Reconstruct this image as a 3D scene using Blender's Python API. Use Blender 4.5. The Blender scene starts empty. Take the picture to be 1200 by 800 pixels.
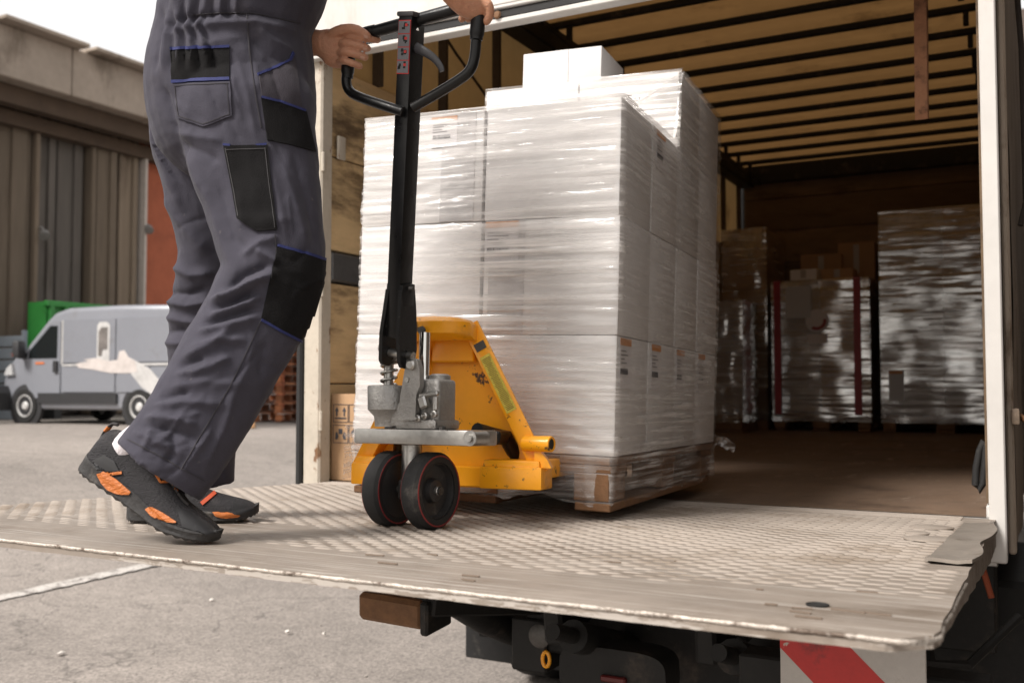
import bpy, bmesh, math, random
import numpy as np
from mathutils import Vector, Matrix, Euler
from mathutils.bvhtree import BVHTree
import mathutils.noise as mnoise
random.seed(7); rng = np.random.default_rng(7)
rad = math.radians
S = bpy.context.scene
COL = S.collection

# ------------------------------------------------------------------ camera
CAM = Vector((0, 0, 0.39))
cam_d = bpy.data.cameras.new('camera'); cam = bpy.data.objects.new('camera', cam_d); COL.objects.link(cam)
cam_d.lens = 35.0; cam_d.sensor_width = 36.0; cam_d.clip_start = 0.05; cam_d.clip_end = 3000
cam.location = CAM; cam.rotation_euler = (rad(90 + 2.60), 0, rad(27.91))
cam_d.dof.use_dof = True; cam_d.dof.focus_distance = 2.35; cam_d.dof.aperture_fstop = 4.2
S.camera = cam

# ------------------------------------------------------------------ sky, sun, exposure
SUN_EL, SUN_AZ = rad(46), rad(206)          # azimuth measured clockwise from +Y
w = bpy.data.worlds.new('World'); S.world = w; w.use_nodes = True
nt = w.node_tree; nt.nodes.clear()
sky = nt.nodes.new('ShaderNodeTexSky'); sky.sky_type = 'NISHITA'; sky.sun_disc = False
sky.sun_elevation = SUN_EL; sky.sun_rotation = SUN_AZ; sky.air_density = 1.0; sky.dust_density = 6.0; sky.ozone_density = 0.6
ov = nt.nodes.new('ShaderNodeMix'); ov.data_type = 'RGBA'; ov.inputs['Factor'].default_value = 0.72
ov.inputs['B'].default_value = (8.5, 8.2, 7.8, 1)      # even cloud cover
bg = nt.nodes.new('ShaderNodeBackground'); bg.inputs['Strength'].default_value = 0.078
out = nt.nodes.new('ShaderNodeOutputWorld')
nt.links.new(sky.outputs[0], ov.inputs['A']); nt.links.new(ov.outputs['Result'], bg.inputs[0]); nt.links.new(bg.outputs[0], out.inputs[0])
sun_d = bpy.data.lights.new('sun', 'SUN'); sun = bpy.data.objects.new('sun', sun_d); COL.objects.link(sun)
sun_d.energy = 2.3; sun_d.angle = rad(18); sun_d.color = (1.0, 0.96, 0.915)
sv = Vector((math.sin(SUN_AZ) * math.cos(SUN_EL), math.cos(SUN_AZ) * math.cos(SUN_EL), math.sin(SUN_EL)))
sun.rotation_euler = sv.to_track_quat('Z', 'Y').to_euler(); sun.location = sv * 30
vs = S.view_settings; vs.view_transform = 'Standard'; vs.look = 'None'; vs.exposure = 1.06; vs.gamma = 1.0; vs.use_curve_mapping = False

# ------------------------------------------------------------------ pixel helper (photo pixel + distance -> point in the place)
FPX = 1166.7
_yw, _pt = rad(27.91), rad(2.60)
FW = Vector((-math.sin(_yw) * math.cos(_pt), math.cos(_yw) * math.cos(_pt), math.sin(_pt)))
RT = Vector((math.cos(_yw), math.sin(_yw), 0)); UP = RT.cross(FW)
def ray(px, py): return FW + RT * ((px - 600) / FPX) - UP * ((py - 400) / FPX)
def at(px, py, Z): return CAM + ray(px, py) * Z
def at_y(px, py, Y): r = ray(px, py); return CAM + r * (Y / r.y)
def at_x(px, py, X): r = ray(px, py); return CAM + r * (X / r.x)
YS, TILT = 3.285, 0.040                       # truck sill; slope of the raised tail lift
def plat_z(y): return (YS - y) * TILT if y < YS else 0.0
def at_plat(px, py):
    r = ray(px, py); t = (YS * TILT - CAM.z) / (r.z + TILT * r.y); return CAM + r * t
def project(p):
    d = Vector(p) - CAM; z = d.dot(FW); return 600 + FPX * d.dot(RT) / z, 400 - FPX * d.dot(UP) / z, z

# ------------------------------------------------------------------ mesh helpers
def rotm(e): return Euler([rad(a) for a in e]).to_matrix()
class MB:
    def __init__(s): s.v = []; s.f = []; s.m = []
    def add(s, vs, fs, mi=0):
        o = len(s.v); s.v += [tuple(v) for v in vs]; s.f += [tuple(i + o for i in f) for f in fs]; s.m += [mi] * len(fs); return s
    def box(s, c, d, rot=None, bev=0.0, mi=0, seg=1):
        bm = bmesh.new(); bmesh.ops.create_cube(bm, size=1)
        for v in bm.verts: v.co = Vector((v.co.x * d[0], v.co.y * d[1], v.co.z * d[2]))
        if bev > 0: bmesh.ops.bevel(bm, geom=list(bm.edges), offset=min(bev, min(d) * .45), segments=seg, affect='EDGES', profile=.6)
        M = rot if isinstance(rot, Matrix) else (rotm(rot) if rot else Matrix.Identity(3)); c = Vector(c)
        bm.verts.ensure_lookup_table(); bm.verts.index_update()
        s.add([M @ v.co + c for v in bm.verts], [[v.index for v in f.verts] for f in bm.faces], mi); bm.free(); return s
    def tube(s, pts, r, n=12, mi=0, cap=True, closed=False, flat=None):
        pts = [Vector(p) for p in pts]; k = len(pts)
        rs = r if isinstance(r, (list, tuple)) else [r] * k
        tang = []
        for i in range(k):
            a = pts[i - 1] if (i > 0 or closed) else pts[i]; b = pts[(i + 1) % k] if (i < k - 1 or closed) else pts[i]
            t = (b - a); tang.append(t.normalized() if t.length > 1e-9 else Vector((0, 0, 1)))
        up = Vector((0, 0, 1)) if abs(tang[0].z) < .9 else Vector((1, 0, 0))
        nrm = (up - tang[0] * up.dot(tang[0])).normalized(); rings = []
        for i in range(k):
            nrm = (nrm - tang[i] * nrm.dot(tang[i])).normalized(); b = tang[i].cross(nrm)
            f = flat or 1.0
            rings.append([pts[i] + nrm * (rs[i] * math.cos(2 * math.pi * j / n)) + b * (rs[i] * f * math.sin(2 * math.pi * j / n)) for j in range(n)])
        return s.loft(rings, cap and not closed, mi, closed)
    def loft(s, rings, cap=True, mi=0, closed=False):
        n = len(rings[0]); vs = [p for r in rings for p in r]; fs = []; k = len(rings)
        for i in range(k if closed else k - 1):
            i2 = (i + 1) % k
            for j in range(n): fs.append((i * n + j, i * n + (j + 1) % n, i2 * n + (j + 1) % n, i2 * n + j))
        if cap: fs.append(tuple(range(n - 1, -1, -1))); fs.append(tuple((k - 1) * n + j for j in range(n)))
        return s.add(vs, fs, mi)
    def lathe(s, prof, o, axis, n=24, mi=0, ring=False):
        o = Vector(o); a = Vector(axis).normalized(); up = Vector((0, 0, 1)) if abs(a.z) < .9 else Vector((1, 0, 0))
        u = (up - a * up.dot(a)).normalized(); b = a.cross(u)
        return s.loft([[o + a * z + (u * math.cos(2 * math.pi * j / n) + b * math.sin(2 * math.pi * j / n)) * max(r, 1e-4) for j in range(n)] for r, z in prof], not ring, mi, ring)
    def prism(s, poly, frame, t, mi=0):
        """poly: list of (a,b) ; frame: (origin, A, B) ; thickness t along A x B (negative = behind)"""
        o, A, B = [Vector(q) for q in frame]; N = A.cross(B).normalized(); n = len(poly)
        p0 = [o + A * a + B * b for a, b in poly]; p1 = [p + N * t for p in p0]
        fs = [tuple(range(n)), tuple(range(2 * n - 1, n - 1, -1))] + [((i + 1) % n, i, n + i, n + (i + 1) % n) for i in range(n)]
        return s.add(p0 + p1, fs, mi)
    def grid(s, fn, nu, nv, mi=0):
        vs = [fn(i / nu, j / nv) for i in range(nu + 1) for j in range(nv + 1)]
        return s.add(vs, [(i * (nv + 1) + j, (i + 1) * (nv + 1) + j, (i + 1) * (nv + 1) + j + 1, i * (nv + 1) + j + 1) for i in range(nu) for j in range(nv)], mi)
    def mesh(s, name, mats, smooth=35):
        me = bpy.data.meshes.new(name); me.from_pydata(s.v, [], s.f)
        for m in (mats if isinstance(mats, (list, tuple)) else [mats]): me.materials.append(m)
        if s.m and max(s.m) > 0: me.polygons.foreach_set('material_index', s.m)
        bm = bmesh.new(); bm.from_mesh(me); bmesh.ops.recalc_face_normals(bm, faces=bm.faces); bm.to_mesh(me); bm.free()
        if smooth:
            me.polygons.foreach_set('use_smooth', [True] * len(me.polygons)); me.set_sharp_from_angle(angle=rad(smooth))
        me.update(); return me
    def build(s, name, mats, parent=None, smooth=35, world=False, kind=None, label=None):
        if world and parent:
            M = wmat(parent).inverted(); s.v = [tuple(M @ Vector(v)) for v in s.v]
        o = bpy.data.objects.new(name, s.mesh(name, mats, smooth)); COL.objects.link(o)
        if parent: o.parent = parent
        if kind: o['kind'] = kind
        if label: o['label'] = label
        return o
def wmat(o):
    m = o.matrix_basis.copy(); p = o.parent
    while p: m = p.matrix_basis @ m; p = p.parent
    return m
def thing(name, label, cat, loc=(0, 0, 0), rot=(0, 0, 0), group=None):
    o = bpy.data.objects.new(name, None); COL.objects.link(o); o.empty_display_size = .1
    o.location = loc; o.rotation_euler = [rad(a) for a in rot]; o['label'] = label; o['category'] = cat
    if group: o['group'] = group
    return o
def tag(o, label, cat, group=None):
    o['label'] = label; o['category'] = cat
    if group: o['group'] = group
    return o
def inst(src, name=None, parent=None, loc=None, rot=None):
    o = src.copy(); COL.objects.link(o)
    if parent is not None: o.parent = parent
    if loc is not None: o.location = loc
    if rot is not None: o.rotation_euler = rot
    return o

# ------------------------------------------------------------------ materials
MATS = {}
def pm(name, col, rough=.6, metal=0, var=0., vs=6., st=(1, 1, 1), bump=0., bs=60., bst=None, dirt=None, dirt2=None, rvar=0., rand=0., spec=.5, coat=0., world=False):
    """procedural principled material: colour variation, fine relief, up to two layers of stains (col, scale, threshold, softness, stretch)"""
    if name in MATS: return MATS[name]
    m = bpy.data.materials.new(name); m.use_nodes = True; MATS[name] = m; t = m.node_tree; N = t.nodes; L = t.links
    b = N['Principled BSDF']; b.inputs['Roughness'].default_value = rough; b.inputs['Metallic'].default_value = metal
    b.inputs['Specular IOR Level'].default_value = spec; b.inputs['Coat Weight'].default_value = coat
    tc = N.new('ShaderNodeTexCoord')
    if world:
        g = N.new('ShaderNodeNewGeometry'); src = g.outputs['Position']
    else: src = tc.outputs['Object']
    def mp(sc):
        q = N.new('ShaderNodeMapping'); q.inputs['Scale'].default_value = sc; L.new(src, q.inputs['Vector']); return q.outputs[0]
    def noise(scale, sc, detail=6, r=.6):
        q = N.new('ShaderNodeTexNoise'); q.inputs['Scale'].default_value = scale; q.inputs['Detail'].default_value = detail; q.inputs['Roughness'].default_value = r
        L.new(mp(sc), q.inputs['Vector']); return q.outputs['Fac']
    rgb = N.new('ShaderNodeRGB'); rgb.outputs[0].default_value = (*col, 1); cur = rgb.outputs[0]
    def mul(cur, fac_sock, lo, hi):
        mr = N.new('ShaderNodeMapRange'); mr.inputs['From Min'].default_value = .25; mr.inputs['From Max'].default_value = .75
        mr.inputs['To Min'].default_value = lo; mr.inputs['To Max'].default_value = hi; L.new(fac_sock, mr.inputs['Value'])
        mx = N.new('ShaderNodeVectorMath'); mx.operation = 'SCALE'; L.new(cur, mx.inputs[0]); L.new(mr.outputs[0], mx.inputs['Scale']); return mx.outputs[0]
    if var:
        cur = mul(cur, noise(vs, st), 1 - var, 1 + var)
        cur = mul(cur, noise(vs * 7.3, st, 3), 1 - var * .5, 1 + var * .5)
    if rand:
        oi = N.new('ShaderNodeObjectInfo'); cur = mul(cur, oi.outputs['Random'], 1 - rand, 1 + rand)
    for d in (dirt, dirt2):
        if not d: continue
        dc, ds, th, so = d[:4]; dst = d[4] if len(d) > 4 else (1, 1, 1)
        mr = N.new('ShaderNodeMapRange'); mr.interpolation_type = 'SMOOTHSTEP'; mr.inputs['From Min'].default_value = th; mr.inputs['From Max'].default_value = th + so
        L.new(noise(ds, dst, 8, .68), mr.inputs['Value'])
        mx = N.new('ShaderNodeMix'); mx.data_type = 'RGBA'; L.new(mr.outputs[0], mx.inputs['Factor']); L.new(cur, mx.inputs['A']); mx.inputs['B'].default_value = (*dc, 1); cur = mx.outputs['Result']
    L.new(cur, b.inputs['Base Color'])
    if rvar:
        mr = N.new('ShaderNodeMapRange'); mr.inputs['From Min'].default_value = .3; mr.inputs['From Max'].default_value = .7; mr.inputs['To Min'].default_value = max(.03, rough - rvar); mr.inputs['To Max'].default_value = min(1, rough + rvar)
        L.new(noise(vs * 2.1, st), mr.inputs['Value']); L.new(mr.outputs[0], b.inputs['Roughness'])
    if bump:
        bp = N.new('ShaderNodeBump'); bp.inputs['Strength'].default_value = bump; bp.inputs['Distance'].default_value = .01
        L.new(noise(bs, bst or st, 4), bp.inputs['Height']); L.new(bp.outputs[0], b.inputs['Normal'])
    return m

def make_asphalt():
    m = bpy.data.materials.new('asphalt'); m.use_nodes = True; t = m.node_tree; N = t.nodes; L = t.links; b = N['Principled BSDF']; b.inputs['Roughness'].default_value = .93
    g = N.new('ShaderNodeNewGeometry')
    def noise(sc, det=5, r=.6):
        q = N.new('ShaderNodeTexNoise'); q.inputs['Scale'].default_value = sc; q.inputs['Detail'].default_value = det; q.inputs['Roughness'].default_value = r; L.new(g.outputs['Position'], q.inputs['Vector']); return q
    v = N.new('ShaderNodeTexVoronoi'); v.inputs['Scale'].default_value = 85; L.new(g.outputs['Position'], v.inputs['Vector'])
    ramp = N.new('ShaderNodeValToRGB'); e = ramp.color_ramp.elements; e[0].position = .0; e[0].color = (.130, .114, .102, 1); e[1].position = 1; e[1].color = (.340, .300, .268, 1)
    L.new(v.outputs['Color'], ramp.inputs['Fac'])
    big = noise(.35, 7, .65); mr = N.new('ShaderNodeMapRange'); mr.inputs['From Min'].default_value = .3; mr.inputs['From Max'].default_value = .7; mr.inputs['To Min'].default_value = .8; mr.inputs['To Max'].default_value = 1.22; L.new(big.outputs['Fac'], mr.inputs['Value'])
    mid = noise(5, 6, .7); mr2 = N.new('ShaderNodeMapRange'); mr2.inputs['From Min'].default_value = .3; mr2.inputs['From Max'].default_value = .7; mr2.inputs['To Min'].default_value = .88; mr2.inputs['To Max'].default_value = 1.12; L.new(mid.outputs['Fac'], mr2.inputs['Value'])
    s1 = N.new('ShaderNodeVectorMath'); s1.operation = 'SCALE'; L.new(ramp.outputs[0], s1.inputs[0]); L.new(mr.outputs[0], s1.inputs['Scale'])
    s2 = N.new('ShaderNodeVectorMath'); s2.operation = 'SCALE'; L.new(s1.outputs[0], s2.inputs[0]); L.new(mr2.outputs[0], s2.inputs['Scale'])
    # oil stains
    st = noise(1.1, 5, .6); mr3 = N.new('ShaderNodeMapRange'); mr3.interpolation_type = 'SMOOTHSTEP'; mr3.inputs['From Min'].default_value = .64; mr3.inputs['From Max'].default_value = .74; mr3.inputs['To Max'].default_value = .35; L.new(st.outputs['Fac'], mr3.inputs['Value'])
    mx = N.new('ShaderNodeMix'); mx.data_type = 'RGBA'; L.new(mr3.outputs[0], mx.inputs['Factor']); L.new(s2.outputs[0], mx.inputs['A']); mx.inputs['B'].default_value = (.06, .055, .05, 1)
    # fine cracks
    wn = noise(1.7, 4, .6); wv = N.new('ShaderNodeVectorMath'); wv.operation = 'SCALE'; wv.inputs['Scale'].default_value = .9; L.new(wn.outputs['Color'], wv.inputs[0])
    wa = N.new('ShaderNodeVectorMath'); wa.operation = 'ADD'; L.new(g.outputs['Position'], wa.inputs[0]); L.new(wv.outputs[0], wa.inputs[1])
    cv = N.new('ShaderNodeTexVoronoi'); cv.feature = 'DISTANCE_TO_EDGE'; cv.inputs['Scale'].default_value = .42; L.new(wa.outputs[0], cv.inputs['Vector'])
    cr = N.new('ShaderNodeMapRange'); cr.inputs['From Min'].default_value = .0; cr.inputs['From Max'].default_value = .006; cr.inputs['To Min'].default_value = .6; cr.inputs['To Max'].default_value = 0; L.new(cv.outputs['Distance'], cr.inputs['Value'])
    cx = N.new('ShaderNodeMix'); cx.data_type = 'RGBA'; L.new(cr.outputs[0], cx.inputs['Factor']); L.new(mx.outputs['Result'], cx.inputs['A']); cx.inputs['B'].default_value = (.05, .045, .04, 1)
    L.new(cx.outputs['Result'], b.inputs['Base Color'])
    bp = N.new('ShaderNodeBump'); bp.inputs['Strength'].default_value = .5; bp.inputs['Distance'].default_value = .004; L.new(v.outputs['Distance'], bp.inputs['Height']); L.new(bp.outputs[0], b.inputs['Normal'])
    return m
asphalt = make_asphalt()
road_paint = pm('road_paint', (.46, .43, .40), .85, var=.12, vs=9, dirt=((.20, .18, .165), 6, .50, .12), dirt2=((.2, .18, .165), 40, .55, .05), world=True)

black_paint = pm('black_paint', (.006, .006, .0065), .36, var=.3, vs=8, rvar=.1, dirt=((.06, .055, .05), 30, .66, .05), bump=.05, bs=120, spec=.35)
black_rubber = pm('black_rubber', (.012, .0115, .0115), .75, var=.3, vs=12, bump=.12, bs=80, dirt=((.09, .08, .07), 9, .58, .2))
grip_rubber = pm('grip_rubber', (.006, .006, .0065), .45, var=.2, vs=20, spec=.35)
under_black = pm('under_black', (.007, .0065, .006), .7, var=.4, vs=7, dirt=((.06, .045, .035), 6, .55, .2), bump=.2, bs=40)
yellow_paint = pm('yellow_paint', (.92, .375, .006), .36, var=.06, vs=5, rvar=.1, dirt=((.09, .042, .014), 19, .605, .05), dirt2=((.45, .16, .012), 6, .54, .2), bump=.05, bs=60, coat=.15)
steel = pm('steel', (.42, .41, .39), .38, 1., var=.2, vs=9, rvar=.12, dirt=((.10, .08, .06), 8, .60, .15), bump=.05, bs=60)
cast = pm('cast_aluminium', (.36, .35, .335), .5, .85, var=.2, vs=14, dirt=((.04, .035, .03), 12, .58, .14), bump=.3, bs=160)
chrome = pm('chrome', (.7, .69, .67), .12, 1., var=.1, vs=20)
dark_steel = pm('dark_steel', (.10, .095, .09), .5, .8, var=.3, vs=12, dirt=((.03, .025, .02), 8, .5, .2))
rust = pm('rusty_steel', (.17, .082, .035), .75, var=.35, vs=10, dirt=((.05, .03, .02), 7, .52, .2), bump=.2, bs=60)
white_paint = pm('white_truck_paint', (.56, .54, .515), .5, var=.06, vs=3, dirt=((.30, .23, .17), 11, .66, .06), dirt2=((.40, .355, .30), 4, .50, .3, (1, 1, .25)), bump=.05, bs=20)
post_paint = pm('post_paint', (.46, .41, .34), .6, var=.12, vs=6, dirt=((.16, .075, .03), 13, .60, .06, (1, 1, .5)), dirt2=((.30, .22, .14), 5, .5, .2, (1, 1, .4)), bump=.15, bs=40)
grey_metal = pm('grey_metal', (.10, .10, .102), .5, .3, var=.2, vs=8)
red_film = pm('red_reflective', (.50, .025, .022), .4, var=.1, vs=14, dirt=((.50, .45, .40), 17, .655, .03), dirt2=((.16, .02, .02), 8, .6, .15))
white_film = pm('white_reflective', (.50, .47, .44), .45, var=.1, vs=8, dirt=((.20, .16, .12), 8, .56, .15), bump=.2, bs=250)
skin = pm('skin', (.50, .255, .160), .5, var=.12, vs=14, dirt=((.44, .16, .10), 30, .56, .2), bump=.35, bs=160, spec=.35)
hair = pm('hair', (.03, .02, .014), .6, var=.3, vs=40, bump=.5, bs=200, bst=(1, 1, .2))
sb_ = skin.node_tree.nodes['Principled BSDF']; sb_.inputs['Subsurface Weight'].default_value = .2; sb_.inputs['Subsurface Radius'].default_value = (1, .35, .2); sb_.inputs['Subsurface Scale'].default_value = .008
# ================================================================== SETTING: ground
def sstep(a, b, x): t = min(1, max(0, (x - a) / (b - a))); return t * t * (3 - 2 * t)
def ground_z(x, y): return -1.15 + .82 * sstep(5.2, 14.5, -x)
def axis_pts(lo, hi, a, b, step):
    p = [lo, lo * .5 + a * .5 - 20 if lo < a - 60 else lo + 1]
    p = [lo, (lo + a) / 2]; q = a
    while q <= b: p.append(q); q += step
    return p + [(b + hi) / 2, hi]
gx = axis_pts(-600, 500, -40, 12, .5); gy = axis_pts(-400, 700, -8, 60, 1.0)
g = MB(); g.v = [(x, y, ground_z(x, y) + .006 * mnoise.noise((x * .6, y * .6, 0))) for x in gx for y in gy]
ny = len(gy); g.f = [(i * ny + j, (i + 1) * ny + j, (i + 1) * ny + j + 1, i * ny + j + 1) for i in range(len(gx) - 1) for j in range(ny - 1)]
go = g.build('ground', asphalt, smooth=60); go['kind'] = 'structure'
def at_ground(px, py):
    r = ray(px, py); t0, t1 = .5, 300.
    t = t0
    while t < t1:
        p = CAM + r * t
        if p.z < ground_z(p.x, p.y): return Vector((p.x, p.y, ground_z(p.x, p.y)))
        t *= 1.004
    return CAM + r * t1
# painted bay line
a = at_ground(-40, 712); b = at_ground(205, 656); dr = (b - a).normalized(); sd = Vector((-dr.y, dr.x, 0)) * .07
m = MB(); pts = []
for i in range(41):
    p = a + (b - a) * (i / 40)
    jag = .006 * rng.normal()
    for sgn in (-1, 1):
        q = p + sd * sgn * (1 + .12 * rng.normal()); pts.append((q.x, q.y, ground_z(q.x, q.y) + .012))
m.add(pts, [(2 * i, 2 * i + 1, 2 * i + 3, 2 * i + 2) for i in range(40)])
ln = m.build('bay_line', road_paint, smooth=0); ln['kind'] = 'structure'
# scraps and pebbles lying on the asphalt
m = MB()
for i in range(200):
    px, py = rng.uniform(-20, 650), 560 + 240 * rng.uniform(0, 1) ** .7
    p = at_ground(px, py); s = rng.choice([.006, .008, .012, .018], p=[.6, .3, .09, .01])
    m.box((p.x, p.y, p.z + s * .3), (s * rng.uniform(.6, 1.6), s, s * .6), (rng.uniform(0, 30), rng.uniform(0, 30), rng.uniform(0, 180)), bev=s * .15)
pb = m.build('pebbles', pm('pebble', (.34, .31, .28), .9, var=.3, vs=30), smooth=0, kind='stuff'); pb['label'] = 'small pale pebbles and grit scattered over the asphalt'; pb['category'] = 'pebbles'
paper = pm('scrap_paper', (.62, .58, .53), .8, var=.1, vs=20)
for (px, py, s, lab) in ((248, 705, .03, 'cream scrap of paper on the asphalt below the near shoe'), (72, 769, .04, 'torn white paper scrap at the lower left of the yard'), (338, 743, .03, 'thin white splinter on the asphalt beside the rusty bumper end'), (380, 746, .02, 'small pale crumb near the rusty bumper end')):
    p = at_ground(px, py); m = MB(); n = 7
    ring = [(p.x + s * (.5 + .5 * rng.random()) * math.cos(6.28 * k / n) * .6, p.y + s * (.5 + .5 * rng.random()) * math.sin(6.28 * k / n), p.z + .012 + .012 * rng.random()) for k in range(n)]
    m.add(ring + [(p.x, p.y, p.z + .03)], [(k, (k + 1) % n, n) for k in range(n)])
    m.add([(x, y, z - .003) for x, y, z in ring], [tuple(range(n))])
    tag(m.build('paper_scrap', paper, smooth=0), lab, 'scrap')

# ================================================================== BACKGROUND LEFT: hall with concrete eave
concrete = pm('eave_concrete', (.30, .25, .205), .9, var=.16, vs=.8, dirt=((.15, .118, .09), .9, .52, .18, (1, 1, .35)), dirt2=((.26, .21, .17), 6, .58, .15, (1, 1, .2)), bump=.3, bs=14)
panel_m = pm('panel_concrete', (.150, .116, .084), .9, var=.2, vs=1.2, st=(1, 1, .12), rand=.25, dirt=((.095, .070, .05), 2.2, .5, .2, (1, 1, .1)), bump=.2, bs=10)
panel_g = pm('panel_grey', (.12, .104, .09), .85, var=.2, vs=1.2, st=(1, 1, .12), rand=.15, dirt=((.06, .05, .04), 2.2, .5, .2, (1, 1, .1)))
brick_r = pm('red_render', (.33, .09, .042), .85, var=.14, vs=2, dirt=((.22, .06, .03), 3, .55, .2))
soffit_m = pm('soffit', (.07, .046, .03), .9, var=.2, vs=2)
XW = -21.5
def wy(px, X=XW): return at_x(px, 250, X).y
hall = thing('warehouse', 'brown concrete hall with a deep grey eave behind the grey van', 'building', (XW, 14, -.33))
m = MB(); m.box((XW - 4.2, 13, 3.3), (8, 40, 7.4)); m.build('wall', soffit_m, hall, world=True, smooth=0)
edges = [-140, -90, -40, -34, 28, 34, 62, 94, 100, 126, 132, 152]
for i in range(len(edges) - 1):
    y0, y1 = wy(edges[i]), wy(edges[i + 1]); thin = (edges[i + 1] - edges[i]) < 7
    grey = edges[i] in (34, 62)
    d = .42 if thin else (.12 if grey else .26 + .06 * (i % 3))
    m = MB(); m.box((XW - .2 + d / 2, (y0 + y1) / 2, 3.4), (d + .4, (y1 - y0) - .03, 7.4), bev=.03)
    if not thin:
        m.box((XW + d + .03, y0 + (y1 - y0) * .72, 3.4), (.10, (y1 - y0) * .3, 7.3), bev=.02)
    m.build('facade_panel', panel_g if grey else panel_m, hall, world=True, smooth=0)
y0, y1 = wy(153), wy(155.5); m = MB(); m.box((XW + .3, (y0 + y1) / 2, 3.2), (.5, y1 - y0, 7.2)); m.build('corner_post', pm('pale_trim', (.45, .40, .36), .8, var=.1), hall, world=True, smooth=0)
y0, y1 = wy(156), wy(330); m = MB(); m.box((XW - .1, (y0 + y1) / 2, 3.5), (.6, y1 - y0, 7.6)); m.build('red_bay', brick_r, hall, world=True, smooth=0, label='brick red end bay of the hall')
# eave slab, its blocks, coping stones and the beams below
ye0, ye1 = at_x(-160, 60, -20).y, at_x(420, 60, -20).y
yy = ye0; k = 0
while yy < ye1:
    L_ = 2.35; m = MB(); m.box((-20.9 + .012 * rng.normal(), yy + L_ / 2, 7.80), (1.8, L_ - .02, 1.16 + .01 * rng.normal()), bev=.025); m.build('eave_block', concrete, hall, world=True, smooth=0)
    m = MB(); m.box((-20.75, yy + L_ / 2 + .3, 8.43), (2.2, L_ * .93, .10), bev=.02)
    m.build('coping', concrete, hall, world=True, smooth=0); yy += L_; k += 1
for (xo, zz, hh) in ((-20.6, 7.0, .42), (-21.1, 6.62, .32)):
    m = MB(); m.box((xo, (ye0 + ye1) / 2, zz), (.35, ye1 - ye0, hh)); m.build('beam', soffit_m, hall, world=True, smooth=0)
lamp_m = pm('lamp_metal', (.30, .29, .28), .5, .5)
for px, py in ((52, 272), (174, 266)):
    p = at_x(px, py, -20.9); m = MB(); m.tube([p + Vector((-.5, 0, .1)), p + Vector((-.1, 0, .12)), p], .03, 8); m.lathe([(.02, -.05), (.09, 0), (.12, .16), (.0, .17)], p, (.5, -.3, -.6), 12); m.build('wall_lamp', lamp_m, hall, world=True)

# green skip container
green = pm('green_paint', (.025, .20, .035), .5, var=.12, vs=3, dirt=((.10, .09, .05), 3, .62, .1), dirt2=((.015, .11, .02), 1.5, .5, .2))
def heading(px, Z, py=453): return at(px, py, Z)
c0, c1 = at(54, 380, 22.0), at(190, 380, 24.8); dv = Vector((c1.x - c0.x, c1.y - c0.y, 0)); Lc = dv.length; dv.normalize(); nv = Vector((-dv.y, dv.x, 0))
if nv.dot(RT * 0 + FW) < 0: nv = -nv
zt = at(40, 354, 22.3).z
cont = thing('skip_container', 'open green steel skip behind the grey van', 'container', (c0.x, c0.y, -.33))
def cbox(m, u, v, z, du, dvv, dz, bev=0):
    R = Matrix((dv, nv, Vector((0, 0, 1)))).transposed(); p = c0 + dv * u + nv * v; m.box((p.x, p.y, z), (du, dvv, dz), R, bev)
trim_dark = pm('skid_dark', (.03, .03, .03), .7)
hz = zt + .33
m = MB(); cbox(m, Lc / 2, .04, (.3 + zt) / 2, Lc, .05, (zt - .3)); cbox(m, Lc / 2, .62, (.3 + zt) / 2, Lc, .05, (zt - .3)); cbox(m, .04, .33, (.3 + zt) / 2, .05, .6, (zt - .3)); cbox(m, Lc - .04, .33, (.3 + zt) / 2, .05, .6, (zt - .3)); m.build('body', green, cont, world=True, smooth=0)
m = MB(); cbox(m, Lc / 2, -.02, zt - .05, Lc + .1, .16, .13, .02); m.build('top_rim', green, cont, world=True, smooth=0)
for k in range(9):
    m = MB(); cbox(m, .1 + (Lc - .2) * k / 8, -.04, (.3 + zt) / 2, .12, .11, (zt - .35), .02); m.build('side_rib', green, cont, world=True, smooth=0)

for u in (.4, Lc - .4):
    m = MB(); cbox(m, u, .33, -.02, .18, .5, .62); m.build('skid', trim_dark, cont, world=True, smooth=0)
# blue-grey sheet fence
fence_m = pm('fence_sheet', (.17, .195, .22), .5, .3, var=.1, vs=2)
f0, f1 = at(-60, 420, 22.5), at(30, 420, 21.3); fd = Vector((f1.x - f0.x, f1.y - f0.y, 0)); Lf = fd.length; fd.normalize()
fence = thing('sheet_fence', 'blue grey corrugated sheet fence left of the van', 'fence', (f0.x, f0.y, -.33))
zf = at(10, 393, 21.6).z; R = Matrix((fd, Vector((-fd.y, fd.x, 0)), Vector((0, 0, 1)))).transposed()
nb = 7
for k in range(nb):
    zz = -.33 + (zf + .33) * (k + .5) / nb; p = f0 + fd * Lf / 2; m = MB(); m.box((p.x, p.y, zz), (Lf, .05, (zf + .33) / nb - .03), R, .012); m.build('sheet_panel', fence_m, fence, world=True, smooth=0)
for u in (.05, .5, .98):
    p = f0 + fd * Lf * u; m = MB(); m.box((p.x, p.y, -.33 + (zf + .33) / 2 + .05), (.08, .08, zf + .43), R); m.build('fence_post', fence_m, fence, world=True, smooth=0)

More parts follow.
